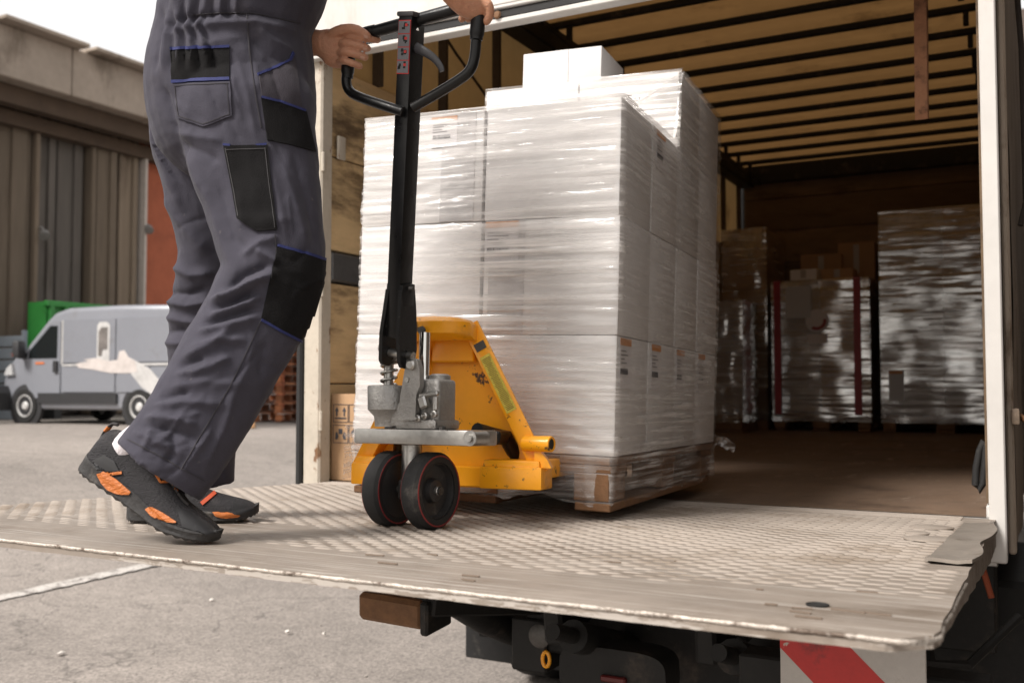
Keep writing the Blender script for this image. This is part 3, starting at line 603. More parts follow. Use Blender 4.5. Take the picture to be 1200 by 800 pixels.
# underrun bar, brown end piece at the left
p0, p1 = at_y(417, 694, 2.30), at_y(492, 740, 2.30)
ub('bumper_end', ((p0.x + p1.x) / 2, 2.36, (p0.z + p1.z) / 2 + .004), (p1.x - p0.x, .11, .078), rust, (4, 2, 0), .012, 'rusty brown bumper end')
ub('bumper_cap', (p1.x + .012, 2.362, (p0.z + p1.z) / 2 - .004), (.026, .13, .092), under_black, (4, 2, 0))
q0, q1 = at_y(424, 681, 2.33), at_y(500, 703, 2.33); ub('bumper_bracket', ((q0.x + q1.x) / 2, 2.44, (q0.z + q1.z) / 2), (q1.x - q0.x, .02, .052), under_black)
m = MB(); m.box((p1.x + .07, 2.62, (p0.z + p1.z) / 2 - .02), (.075, .62, .06), (-9, 0, -13), .006); m.build('bumper_arm', under_black, truck, 0, True)
ub('bumper_arm', (-1.40, 3.05, -.40), (.12, .6, .16))
# lift arms and cylinders
for x in (-1.25, -.80):
    m = MB(); m.box((x, 2.95, -.24), (.06, .7, .13), (8, 0, 0), .01); m.build('lift_arm', under_black, truck, 0, True)
    m = MB(); m.tube([(x + .09, 3.2, -.50), (x + .09, 2.55, -.30)], .045, 14); m.tube([(x + .09, 2.6, -.315), (x + .09, 2.42, -.26)], .022, 12); m.build('lift_cylinder', under_black, truck, 40, True)
a0, a1 = at_y(612, 700, 2.75), at_y(668, 770, 2.75)
ub('lift_bracket', ((a0.x + a1.x) / 2, 2.78, (a0.z + a1.z) / 2), (a1.x - a0.x, .03, a0.z - a1.z), bev=.01)
m = MB(); m.lathe([(.0, 0), (.03, 0), (.036, .012), (.02, .02), (0, .02)], at_y(634, 744, 2.73), (0, -1, 0), 18); m.build('pivot_cap', dark_steel, truck, 40, True)
m = MB(); q = at_y(640, 772, 2.72); m.tube([q + Vector((.012 * math.cos(t), 0, .022 * math.sin(t))) for t in [k * 6.28 / 12 for k in range(12)]], .006, 8, closed=True); m.build('safety_ring', yellow_paint, truck, 40, True)
m = MB(); a_, b_ = at_y(528, 697, 2.5), at_y(600, 738, 3.0); m.tube([a_, (a_ + b_) / 2 + Vector((0, 0, -.01)), b_], .05, 14); m.build('torsion_tube', under_black, truck, 40, True)
a0, a1 = at_y(668, 702, 2.95), at_y(910, 800, 2.95); ub('pump_housing', ((a0.x + a1.x) / 2, 3.12, (a0.z + a1.z) / 2 - .05), (a1.x - a0.x, .3, a0.z - a1.z + .1), bev=.02)
# rounded mudguard with red tail lamp
c = at_y(716, 792, 2.62); m = MB(); ring = []
pol = [(.16 * math.copysign(abs(math.cos(t)) ** .5, math.cos(t)), .075 * math.copysign(abs(math.sin(t)) ** .5, math.sin(t))) for t in [k * 6.2832 / 28 for k in range(28)]]
m.prism(pol, (c, (1, 0, 0), (0, 0, 1)), -.12); m.build('lamp_housing', under_black, truck, 30, True)
ub('tail_lamp', (c.x + .01, 2.615, c.z - .005), (.075, .02, .018), pm('tail_red', (.10, .012, .012), .3, var=.2), bev=.004)
for k in range(4):
    m = MB(); x0 = -1.15 + .28 * k; m.tube([(x0, 3.0, -.18), (x0 + .05, 2.8, -.26 - .02 * k), (x0 + .14, 2.75, -.30), (x0 + .25, 2.9, -.2)], .012, 8); m.build('hose', under_black, truck, 40, True)
# dual rear wheels and mudguards
for x in (-2.35, -2.02, -.72, -.40):
    m = MB(); m.lathe([(.28, -.13), (.46, -.125), (.5, -.08), (.5, .08), (.46, .125), (.28, .13)], (x, 4.9, -.65), (1, 0, 0), 36, 0, True); tw = m.build('truck_wheel', black_rubber, truck, 40, True)
    m = MB(); m.lathe([(.28, -.1), (.28, .1), (.2, .02), (0, .02)], (x, 4.9, -.65), (1, 0, 0), 24); m.build('rim', dark_steel, tw, 40, True)
m = MB(); m.tube([(-2.4, 4.9, -.65), (-.35, 4.9, -.65)], .09, 14); m.build('axle', under_black, truck, 40, True)
ub('mudflap', (-.55, 4.2, -.66), (.55, .02, .5), black_rubber); ub('mudflap', (-2.2, 4.2, -.66), (.55, .02, .5), black_rubber)
for x in (-2.2, -.5):
    m = MB(); m.lathe([(.28, -.13), (.46, -.125), (.5, -.08), (.5, .08), (.46, .125), (.28, .13)], (x, 12.2, -.65), (1, 0, 0), 28); m.build('truck_wheel', black_rubber, truck, 40, True)
ub('cab', (-1.38, 12.3, .55), (2.3, 2.0, 2.4), white_paint, bev=.15)
ub('cab_chassis', (-1.38, 11.5, -.45), (1.2, 3.4, .35))
# hazard plate
ub('dark_filler_box', (-.31, 4.05, -.60), (.60, .95, .74), bev=.02); ub('dark_filler_lid', (-.006, 4.05, -.58), (.012, .85, .6), bev=.004)  # added black box standing in for the darkness under the truck's right side
a0, a1 = at_y(914, 738, 2.25), at_y(1085, 753, 2.25); W_ = a1.x - a0.x; Hh = .30; zt = -.10
hz_ = MB(); hz_.box((a0.x + W_ / 2, 2.252, zt - Hh / 2), (W_, .006, Hh), None, .002); plate = hz_.build('hazard_plate', white_film, truck, 0, True, label='scuffed red and white striped hazard plate')
def stripe(o):
    m = MB(); c = [(0, o), (0, o - .16), (W_, o - .16 - W_ * .95), (W_, o - W_ * .95)]
    poly = []
    # clip against plate height
    def clip(poly, zlim, keep_below):
        outp = []
        for i in range(len(poly)):
            p, q = poly[i], poly[(i + 1) % len(poly)]; ip = (p[1] <= zlim) if keep_below else (p[1] >= zlim); iq = (q[1] <= zlim) if keep_below else (q[1] >= zlim)
            if ip: outp.append(p)
            if ip != iq: t = (zlim - p[1]) / (q[1] - p[1]); outp.append((p[0] + (q[0] - p[0]) * t, zlim))
        return outp
    poly = clip(c, 0, True); poly = clip(poly, -Hh, False) if len(poly) > 2 else []
    if len(poly) > 2:
        m.prism(poly, ((a0.x, 2.2485, zt), (1, 0, 0), (0, 0, 1)), -.0015); m.build('red_stripe', red_film, plate, 0, True)
stripe(.075); stripe(-.235)
ub('plate_bracket', ((a0.x + a1.x) / 2, 2.32, zt - .12), (.08, .12, .2)); ub('plate_beam', (-.38, 2.45, -.30), (.55, .1, .1))
m = MB(); q = at_y(1100, 798, 2.5); m.box((q.x, 2.5, q.z), (.05, .008, .04)); m.build('number_tag', under_black, truck, 0, True)
m = MB(); a_, b_ = at_y(1150, 660, 2.9), at_y(1162, 700, 2.9); m.tube([a_, b_], .008, 8); m.build('side_marker', pm('dark_orange', (.30, .06, .02), .6), truck, 40, True)

# ------------------------------------------------------------------ loose things hanging in the truck
p = at_y(1080, 60, 3.78)
m = MB()
def band(path, wd, th_, m):
    for i in range(len(path) - 1):
        a_, b_ = Vector(path[i]), Vector(path[i + 1]); s_ = Vector((wd / 2, 0, 0)); nrm = Vector((0, th_ / 2, 0))
        m.add([a_ - s_ - nrm, a_ + s_ - nrm, a_ + s_ + nrm, a_ - s_ + nrm, b_ - s_ - nrm, b_ + s_ - nrm, b_ + s_ + nrm, b_ - s_ + nrm], [(0, 1, 5, 4), (1, 2, 6, 5), (2, 3, 7, 6), (3, 0, 4, 7), (0, 3, 2, 1), (4, 5, 6, 7)])
zb = at_y(1078, 141, 3.78).z
band([(p.x + .004, 3.76, 2.53), (p.x + .002, 3.765, 2.0), (p.x - .003, 3.76, zb + .03), (p.x - .004, 3.775, zb), (p.x - .003, 3.80, zb + .01), (p.x + .004, 3.805, 2.0), (p.x + .007, 3.81, 2.53)], .042, .004, m)
st = m.build('lashing_strap', pm('orange_webbing', (.36, .17, .09), .8, var=.2, vs=14, dirt=((.10, .05, .03), 9, .52, .2), bump=.3, bs=250), None, 30)
tag(st, 'brown orange lashing strap hanging in a loop from the roof bow', 'strap')
m = MB(); pts = [at_y(x, y, YS + .22) for x, y in ((1153, 517), (1148, 528), (1144, 548), (1143, 568), (1147, 575), (1152, 566), (1154, 545), (1155, 520))]
m.tube(pts, .011, 10, closed=True); tag(m.build('rubber_loop', black_rubber, None, 40), 'black rubber loop hanging inside the right rear post', 'strap')
# ================================================================== WRAPPED LOADS
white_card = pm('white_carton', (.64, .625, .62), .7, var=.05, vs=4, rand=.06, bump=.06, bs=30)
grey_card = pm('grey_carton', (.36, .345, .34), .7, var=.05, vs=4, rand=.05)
brown_card = pm('brown_carton', (.34, .21, .115), .8, var=.08, vs=5, rand=.15, bump=.1, bs=60, bst=(1, 1, .1))
orange_ink = pm('orange_ink', (.56, .25, .09), .6, var=.1, vs=30)
label_paper = pm('label_paper', (.68, .66, .67), .5, var=.03, vs=10)
ink = pm('dark_ink', (.05, .05, .06), .6)
euro_wood = pm('euro_wood', (.165, .083, .038), .85, var=.3, vs=7, rand=.2, bump=.35, bs=50, dirt=((.10, .055, .03), 7, .52, .2))
def film_mat(name, lo, hi, tint=(.83, .80, .775), gloss=.12, fz=1.0):
    m = bpy.data.materials.new(name); m.use_nodes = True; t = m.node_tree; N = t.nodes; L = t.links; b = N['Principled BSDF']; o = N['Material Output']
    b.inputs['Base Color'].default_value = (*tint, 1); b.inputs['Roughness'].default_value = .2; b.inputs['Specular IOR Level'].default_value = .7
    tc = N.new('ShaderNodeTexCoord'); facs = []
    for (sc, rot, det, rg) in (((1.6, 1.6, 55), (0, 0, 0), 5, .6), ((2.2, 2.2, 85), (rad(5), rad(-7), 0), 4, .6), ((3.0, 3.0, 150), (rad(-4), rad(4), 0), 3, .5), ((2.2, 2.2, 3.0), (0, 0, 0), 4, .55)):
        q = N.new('ShaderNodeMapping'); q.inputs['Scale'].default_value = (sc[0], sc[1], sc[2] * fz); q.inputs['Rotation'].default_value = rot; L.new(tc.outputs['Object'], q.inputs['Vector'])
        n = N.new('ShaderNodeTexNoise'); n.inputs['Scale'].default_value = 1; n.inputs['Detail'].default_value = det; n.inputs['Roughness'].default_value = rg; L.new(q.outputs[0], n.inputs['Vector']); facs.append(n.outputs['Fac'])
    def math_(op, a, b_):
        q = N.new('ShaderNodeMath'); q.operation = op
        for i, v in enumerate((a, b_)):
            if isinstance(v, (int, float)): q.inputs[i].default_value = v
            else: L.new(v, q.inputs[i])
        return q.outputs[0]
    s = math_('ADD', math_('MULTIPLY', facs[0], .45), math_('MULTIPLY', facs[1], .35)); s = math_('ADD', s, math_('MULTIPLY', facs[2], .2))
    mr = N.new('ShaderNodeMapRange'); mr.interpolation_type = 'SMOOTHSTEP'; mr.inputs['From Min'].default_value = .43; mr.inputs['From Max'].default_value = .60; mr.inputs['To Min'].default_value = lo; mr.inputs['To Max'].default_value = hi; L.new(s, mr.inputs['Value'])
    mr2 = N.new('ShaderNodeMapRange'); mr2.inputs['From Min'].default_value = .35; mr2.inputs['From Max'].default_value = .68; mr2.inputs['To Min'].default_value = .12; mr2.inputs['To Max'].default_value = 1.5; L.new(facs[3], mr2.inputs['Value'])
    fac = math_('MULTIPLY', mr.outputs[0], mr2.outputs[0])
    bp = N.new('ShaderNodeBump'); bp.inputs['Strength'].default_value = .55; bp.inputs['Distance'].default_value = .006; L.new(s, bp.inputs['Height']); L.new(bp.outputs[0], b.inputs['Normal'])
    tr = N.new('ShaderNodeBsdfTransparent'); tr.inputs['Color'].default_value = (.97, .965, .96, 1); gl = N.new('ShaderNodeBsdfGlossy'); gl.inputs['Roughness'].default_value = .11; L.new(bp.outputs[0], gl.inputs['Normal'])
    g2 = N.new('ShaderNodeMixShader'); g2.inputs[0].default_value = gloss; L.new(tr.outputs[0], g2.inputs[1]); L.new(gl.outputs[0], g2.inputs[2])
    x = N.new('ShaderNodeMixShader'); L.new(fac, x.inputs[0]); L.new(g2.outputs[0], x.inputs[1]); L.new(b.outputs[0], x.inputs[2]); L.new(x.outputs[0], o.inputs['Surface']); return m
film = film_mat('stretch_film', .04, .66); film_low = film_mat('stretch_film_foot', .06, .62); film_far = film_mat('stretch_film_far', .04, .55, (.80, .77, .74), .5, .4)

def euro_pallet(parent, W, D, o=(0, 0, 0), H=.144):
    ox, oy, oz = o
    out_ = []
    def P(nm, c, d):
        m = MB(); m.box((ox + c[0], oy + c[1], oz + c[2]), d, (0, 0, rng.normal() * .3), .003); out_.append(m.build(nm, euro_wood, parent, 0))
    for k, (xx, ww) in enumerate(((-W / 2 + .072, .143), (-W / 4 + .02, .1), (0, .143), (W / 4 - .02, .1), (W / 2 - .072, .143))): P('deck_board', (xx, D / 2, H - .011), (ww, D, .0215))
    for yy in (.073, D / 2, D - .073): P('cross_board', (0, yy, H - .033), (W, .143, .0215))
    for xx in (-W / 2 + .055, 0, W / 2 - .055):
        for yy in (.073, D / 2, D - .073): P('block', (xx, yy, H / 2 - .008), (.10 if xx else .143, .143, .076))
        P('bottom_board', (xx, D / 2, .0115), (.10 if xx else .143, D, .0215))
    return out_

LO = Vector((-1.0, 2.46, .057)); LROT = (-1.0, 1.4, 4.0); LW, LD = .82, 1.2
load = thing('wrapped_pallet_load', 'tall pallet of white cartons in stretch film lifted by the yellow jack', 'pallet load', LO, LROT)
euro_pallet(load, .80, LD, (-LW / 2, 0, 0))
bw, bd, bh, b0 = .402, .296, .322, .148
def add_label(parent, M0, x, z, w_, h_, face='front', faint=False, full=True):
    """sticker: paper, orange head band, text rules, bar code"""
    if face == 'front': fr = lambda d: (Vector((x, -d, z)), Vector((1, 0, 0)), Vector((0, 0, 1)))
    else: fr = lambda d: (Vector((d, x, z)), Vector((0, 1, 0)), Vector((0, 0, 1)))
    m = MB(); f0 = fr(.0015); m.prism([(0, 0), (w_, 0), (w_, h_), (0, h_)], f0, .001); lp = m.build('sticker', label_paper, parent, 0)
    lp.location = M0
    m = MB(); m.prism([(0, h_ * .86), (w_, h_ * .86), (w_, h_), (0, h_)], fr(.003), .0008); m.build('orange_band', orange_ink, lp, 0)
    if full:
        m = MB()
        for k, (wd) in enumerate((.55, .7, .42, .6)): m.prism([(w_ * .06, h_ * (.74 - .08 * k)), (w_ * wd, h_ * (.74 - .08 * k)), (w_ * wd, h_ * (.755 - .08 * k)), (w_ * .06, h_ * (.755 - .08 * k))], fr(.003), .0008)
        xx = w_ * .06
        while xx < w_ * .72:
            ww = w_ * rng.choice([.012, .02, .032]); m.prism([(xx, h_ * .28), (xx + ww, h_ * .28), (xx + ww, h_ * .40), (xx, h_ * .40)], fr(.003), .0008); xx += ww + w_ * rng.choice([.012, .022])
        m.build('bar_code', ink, lp, 0)
    return lp
def carton_mesh(w_, d_, h_, name='carton'):
    m = MB(); m.box((0, 0, 0), (w_, d_, h_), None, .004, seg=2); return m
for r in range(3):
    for c in range(2):
        for d in range(4):
            x = -LW / 2 + (c - .5) * (bw + .005) + rng.normal() * .0025; y = .006 + bd / 2 + d * (bd + .003) + abs(rng.normal()) * .003; z = b0 + bh / 2 + r * (bh + .0015)
            m = carton_mesh(bw, bd, bh); b_ = m.build('carton', white_card, load, 40)
            b_.location = (x, y, z); b_.rotation_euler = (0, 0, rng.normal() * .004)
            hx, hy, hz_ = bw / 2, bd / 2, bh / 2
            if d == 0:      # stickers and flat grey strips on the front row
                if (r, c) == (1, 1): add_label(b_, (0, -hy, 0), -hx + .004, hz_ - .125, .102, .122)
                if (r, c) == (1, 0) : pass
                if (r, c) == (2, 0): add_label(b_, (0, -hy, 0), .03, hz_ - .10, .085, .09)
                if (r, c) in ((2, 0), (1, 1)): m = MB(); m.prism([(-.055, -hz_ * .98), (.055, -hz_ * .98), (.055, hz_ * .98), (-.055, hz_ * .98)], (Vector((-.13 if c else .12, -hy - .0008, 0)), (1, 0, 0), (0, 0, 1)), .0008); m.build('grey_panel', pm('grey_strip_tone', (.50, .485, .485), .7, var=.22, vs=5), b_, 0)
            if c == 1:
                if r == 0: add_label(b_, (hx, 0, 0), -hy + .02, hz_ - .14, .10, .135, 'side')
                if r == 2 and d == 1: add_label(b_, (hx, 0, 0), -hy + .03, hz_ - .12, .10, .115, 'side')
ztop3 = b0 + 3 * (bh + .0015)
RX0 = -.70; RH = .255
for c in range(2):
    for d in range(2):
        wd = (0 - RX0) / 2; m = carton_mesh(wd - .004, .296, RH); b_ = m.build('carton', white_card, load, 40); b_.location = (RX0 + wd * (c + .5) - .008, .612 + .148 + d * .3, ztop3 + RH / 2 + .001)
ztop4 = ztop3 + RH
# small flat carton on the step
m = carton_mesh(.30, .2, .05); b_ = m.build('carton', white_card, load, 40); b_.location = (-.25, .48, ztop3 + .026); b_.rotation_euler = (0, 0, .06)
# ---- stretch film
off = .006
def film_path():
    """closed outline of the load, (x, y, nx, ny, seglen)"""
    x0, x1, y0, y1, r = -LW - off, off, -off, LD + off + .01, .022; pts = []
    def line(a, b, n, nx, ny):
        for i in range(n): t = i / n; pts.append((a[0] + (b[0] - a[0]) * t, a[1] + (b[1] - a[1]) * t, nx, ny))
    def arc(cx, cy, a0):
        for i in range(5): a_ = a0 + math.pi / 2 * i / 5; pts.append((cx + r * math.cos(a_), cy + r * math.sin(a_), math.cos(a_), math.sin(a_)))
    line((x0 + r, y0), (x1 - r, y0), 46, 0, -1); arc(x1 - r, y0 + r, -math.pi / 2)
    line((x1, y0 + r), (x1, y1 - r), 60, 1, 0); arc(x1 - r, y1 - r, 0)
    line((x1 - r, y1), (x0 + r, y1), 10, 0, 1); arc(x0 + r, y1 - r, math.pi / 2)
    line((x0, y1 - r), (x0, y0 + r), 16, -1, 0); arc(x0 + r, y0 + r, math.pi)
    return pts
FP = film_path(); nF = len(FP); NV = 250
def ftop(x, y):
    t = sstep(.50, .625, y); t2 = sstep(-LW, RX0, x) if y > .55 else 1
    return ztop3 + .004 + (RH) * t * t2
rows_ = []
m = MB(); V = []
acc = 0; S_ = []
for i, p in enumerate(FP):
    S_.append(acc); q = FP[(i + 1) % nF]; acc += math.hypot(q[0] - p[0], q[1] - p[1])
for i, (x, y, nx, ny) in enumerate(FP):
    s = S_[i]; zt_ = ftop(x, y); zb_ = .022 + .03 * mnoise.noise((s * 6, 0, 0)) + .02 * mnoise.noise((s * 19, 4, 0))
    for j in range(NV + 1):
        v = j / NV; z = zb_ + (zt_ - zb_) * v
        amp = .35 + 1.3 * max(0, mnoise.noise((s * 2.3, z * 3.1, 21)) + .25)
        d = amp * (.0026 * mnoise.noise((s * 2.6, z * 62 + s * 2.0, 1)) + .0018 * mnoise.noise((s * 4.5, z * 120 - s * 5, 7))) + .007 * mnoise.noise((s * 3.1, z * 3.2, 3))
        d += .0030 * mnoise.noise(((z + .30 * s) * 42, (s - .3 * z) * 2.5, 31)) * max(0, mnoise.noise((s * 1.7, z * 1.9, 41)) + .05) * 2.2 + .0024 * mnoise.noise(((z - .45 * s) * 38, (s + .4 * z) * 2.2, 51)) * max(0, mnoise.noise((s * 1.9, z * 2.3, 61))) * 2.2
        for (zo, sl) in ((.30, .03), (.46, -.02), (.62, .035), (.78, .015), (.93, -.03), (1.06, .02)):
            e_ = z - zo - sl * s; d += .0016 * math.exp(-(e_ / .003) ** 2) + (.0012 if 0 < e_ < .07 else 0)
        near = sum(math.exp(-((z - zz) / .012) ** 2) for zz in (b0 + bh, b0 + 2 * bh)); d -= .004 * near
        if z < b0 + .01:
            k = (b0 + .01 - z) / .14; d += .020 * mnoise.noise((s * 7, z * 14, 11)) * k - .006 * k
            if abs(x) < .06 and abs(y) < .06: d -= .022 * k
        d = max(d, -.010)
        V.append((x + nx * d, y + ny * d, z))
    ramp_ = .06 if (nx > .5 and .42 < y < .66) else 1
    for (inn, dz) in ((.03, .004), (.10, .002)):
        V.append((x - nx * inn * ramp_, y - ny * inn * ramp_, zt_ + dz * ramp_))
nr = NV + 3
m.v = V; m.f = [(i * nr + j, ((i + 1) % nF) * nr + j, ((i + 1) % nF) * nr + j + 1, i * nr + j + 1) for i in range(nF) for j in range(nr - 1)]; m.m = [1 if V[f[0]][2] < b0 - .01 else 0 for f in m.f]
m.build('stretch_film', [film, film_low], load, 60)
# film over the front of the upper tier and the stretched web towards the front edge
def f2(u, v):
    x = RX0 - .004 + (.012 - RX0 - .004) * u; z = ztop3 + .0 + (RH + .004) * v
    return Vector((x, .6 - .004 - .012 * (1 - v) ** 2 * (.4 + .6 * u) + .006 * mnoise.noise((x * 5, z * 9, 2)) + .003 * mnoise.noise((x * 3, z * 70, 5)), z))
m = MB(); m.grid(f2, 40, 40)
def f3(u, v):            # top of the upper tier
    return Vector((RX0 + (.004 - RX0) * u, .6 + .6 * v, ztop4 + .006 + .006 * mnoise.noise((u * 5, v * 8, 1)) - .01 * math.sin(u * 3.1) * .3))
m.grid(f3, 20, 16)
A, B_, C_ = Vector((.005, .02, ztop3 + .004)), Vector((.007, .60, ztop4)), Vector((-.16, .592, ztop3 + .16))
def f4(u, v):
    q = B_.lerp(C_, v); p = A.lerp(q, u); sag = .05 * math.sin(u * math.pi) * (.6 + .2 * v)
    return p + Vector((-.012 * math.sin(u * 3.14), 0, -sag - .02 * u * (1 - u) * v)) + Vector((0, 0, .004 * mnoise.noise((u * 4, v * 22, 2))))
m.build('film_hood', film, load, 60); m = MB()
m.grid(f4, 26, 24)
m.build('film_web', film_low, load, 60)
# loose flake of film at the rear foot, frayed film at the left foot
m = MB(); m.grid(lambda u, v: Vector((.008 + .07 * u, 1.16 + .05 * v, .14 + .03 * v - .03 * u * u + .02 * mnoise.noise((u * 4, v * 4, 2)))), 8, 6)
m.build('loose_film', film, load, 60); m = MB()
m.grid(lambda u, v: Vector((-LW - .006 - .02 * u + .01 * mnoise.noise((u * 5, v * 15, 2)), -.03 + .08 * u, .04 + .16 * v)), 6, 30); m.build('loose_film', film, load, 60)
# plain carton lying on top
def on_load(px, py, yl):
    M = wmat(load); o = M.inverted() @ CAM; d = (M.to_3x3().inverted() @ ray(px, py)); return o + d * ((yl - o.y) / d.y)
tl, tr_ = on_load(612, 100, .66), on_load(704, 60, .66)
tw, thh = tr_.x - tl.x, .125
M = wmat(load); c = M @ Vector((tl.x + tw / 2, .66 + .13, ztop4 + .012 + thh / 2))
m = MB(); m.box((0, 0, 0), (tw, .26, thh), None, .004, seg=2); m.box((0, -.131, 0), (.05, .002, thh * .98)); tb_ = m.build('loose_carton', white_card, None, 40); tb_.location = c; tb_.rotation_euler = [rad(a) for a in (-1, 1.4, 5)]
tag(tb_, 'plain white carton lying on top of the wrapped load', 'carton')

# ------------------------------------------------------------------ printed carton standing behind the left rear post
cc = at_y(388, 461, 3.335); cz = cc.z - .004; cwid = .34
card = thing('printed_carton', 'brown carton with four handling symbols behind the left rear post', 'carton', (cc.x + cwid / 2, 3.335 + .15, 0), (0, 0, 2))
m = MB(); m.box((0, 0, cz / 2 + .003), (cwid, .30, cz), None, .004, seg=2); m.build('carton_body', brown_card, card, 40)
m = MB(); m.box((0, .0, cz + .0045), (.06, .30, .002)); m.build('tape', pm('tape', (.40, .27, .14), .3), card, 0)
def sym(poly_list):
    m = MB()
    for poly in poly_list: m.prism(poly, (Vector((-cwid / 2 + .012, -.1515, cz - .20)), (1, 0, 0), (0, 0, 1)), .0008)
    return m.build('printed_symbol', ink, card, 0)
def rect(x0, y0, x1, y1): return [(x0, y0), (x1, y0), (x1, y1), (x0, y1)]
cs = .075
for gx_ in range(2):
    for gy_ in range(2):
        ox, oy = gx_ * (cs + .004), gy_ * (cs + .010); P = [rect(ox, oy, ox + cs, oy + .0022), rect(ox, oy + cs - .0022, ox + cs, oy + cs), rect(ox, oy, ox + .0022, oy + cs), rect(ox + cs - .0022, oy, ox + cs, oy + cs)]
        q = lambda L_: [[(ox + a * cs, oy + b * cs) for a, b in poly] for poly in L_]
        if (gx_, gy_) == (0, 1): P += q([[(.20, .35), (.28, .35), (.28, .62), (.36, .62), (.24, .85), (.12, .62), (.20, .62)], [(.70, .35), (.78, .35), (.78, .62), (.86, .62), (.74, .85), (.62, .62), (.70, .62)], rect(.12, .2, .88, .27)])
        if (gx_, gy_) == (1, 1): P += q([[(.3, .85), (.32, .62), (.46, .48), (.46, .25), (.32, .18), (.68, .18), (.54, .25), (.54, .48), (.68, .62), (.7, .85)]])
        if (gx_, gy_) == (0, 0): P += q([[(.15, .2), (.3, .2), (.36, .4), (.26, .62), (.18, .55)], [(.85, .2), (.7, .2), (.64, .4), (.74, .62), (.82, .55)], rect(.38, .5, .62, .78)])
        if (gx_, gy_) == (1, 0): P += q([[(.12, .52), (.2, .68), (.36, .78), (.5, .81), (.64, .78), (.8, .68), (.88, .52), (.7, .56), (.5, .52), (.3, .56)], [(.47, .52), (.53, .52), (.53, .25), (.44, .16), (.38, .22), (.42, .26), (.47, .28)]])
        sym(P)

# ------------------------------------------------------------------ loads deep inside the truck
def far_load(label, x0, x1, y0, y1, zt, rows, cols, mat_fn, straps=False, wrap=True, fm=None, extra=None):
    W, D = x1 - x0, y1 - y0
    t = thing('stowed_pallet_load', label, 'pallet load', ((x0 + x1) / 2, y0, .002), (0, 0, rng.normal() * .5), 'pallet loads stowed deep in the truck')
    euro_pallet(t, W, D, (0, 0, 0)); H = zt - .146
    for r in range(rows):
        for c in range(cols):
            m = MB(); m.box((0, 0, 0), (W / cols - .006, D - .02, H / rows - .004), None, .005); b_ = m.build('carton', mat_fn(r, c), t, 40); b_.location = (-W / 2 + W / cols * (c + .5), D / 2 + rng.normal() * .004, .147 + H / rows * (r + .5))
    if wrap:
        m = MB(); x_, n = W / 2 + .006, 40
        def fr(u, v):
            z = .08 + (zt - .07) * v; d = .004 * mnoise.noise((u * 3 + x0, z * 55, 1)) + .008 * mnoise.noise((u * 5, z * 4 + x0, 2)); 
            return Vector((-x_ + 2 * x_ * u, -.008 - d - .002, z))
        m.grid(fr, 16, 110)
        for sgn in (-1, 1): m.grid(lambda u, v: Vector((sgn * (x_ + .004 * mnoise.noise((u * 3, v * 90, 3))), -.008 + (D + .016) * u, .08 + (zt - .07) * v)), 10, 60)
        m.build('stretch_film', fm or film_far, t, 60)
    if straps:
        for xx in (-W / 2 + .05, W / 2 - .10):
            m = MB(); m.box((xx, -.022, .147 + H / 2), (.06, .004, H + .01)); m.box((xx, D / 2 - .01, zt + .012), (.06, D + .02, .004)); m.build('red_strap', pm('red_tape', (.30, .012, .016), .45, var=.3, vs=12, st=(1, 1, .5)), t, 0)
    if extra: extra(t, W, D, zt)
    return t
def ex_mid(t, W, D, zt):
    m = MB(); m.box((-W / 2 + .24, -.026, zt - .19), (.22, .003, .28)); m.build('document_pouch', pm('pouch', (.42, .41, .405), .4), t, 0)
    m = MB(); m.prism([(.10 * math.cos(k * .35), .10 * math.sin(k * .35)) for k in range(18)], (Vector((-W / 2 + .40, -.024, zt - .36)), (1, 0, 0), (0, 0, 1)), -.003); o = m.build('round_sticker', pm('pale_sticker', (.55, .51, .49), .5), t, 0)
    m = MB()
    m.prism([(r_ * math.cos(a_), r_ * math.sin(a_)) for r_, a_ in [(.085, -2.2 + .3 * k) for k in range(9)] + [(.055, .2 - .3 * k) for k in range(9)]], (Vector((-W / 2 + .40, -.0285, zt - .36)), (1, 0, 0), (0, 0, 1)), -.002); m.build('red_mark', pm('dull_red', (.25, .03, .03), .5), t, 0)
    m = MB(); m.box((-W / 2 + .40, -.026, zt - .52), (.17, .003, .08)); m.build('text_sticker', pm('pale_sticker', (.55, .51, .49), .5), t, 0)
def ex_right(t, W, D, zt):
    for (xx, zz, w_, h_) in ((.34, .92, .10, .26), (.34, .35, .10, .26), (-.38, .4, .12, .26)):
        m = MB(); m.box((xx, -.026, zz), (w_, .003, h_)); m.build('sticker', pm('pouch', (.42, .41, .405), .4), t, 0)
        m = MB(); m.box((xx, -.029, zz + h_ / 2 - .02), (w_ * .9, .002, .025)); m.build('orange_band', orange_ink, t, 0)
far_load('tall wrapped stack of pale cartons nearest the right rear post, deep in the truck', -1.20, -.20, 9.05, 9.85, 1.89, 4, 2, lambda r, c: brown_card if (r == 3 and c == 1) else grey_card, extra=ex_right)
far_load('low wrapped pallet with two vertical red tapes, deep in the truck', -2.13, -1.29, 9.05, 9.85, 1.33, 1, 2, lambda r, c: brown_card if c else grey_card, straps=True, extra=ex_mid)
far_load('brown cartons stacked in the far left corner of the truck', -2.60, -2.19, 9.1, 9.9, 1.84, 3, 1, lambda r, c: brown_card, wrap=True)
far_load('short wrapped grey stack showing just past the right edge of the lifted load', -2.58, -2.22, 8.35, 8.85, 1.12, 2, 1, lambda r, c: grey_card)
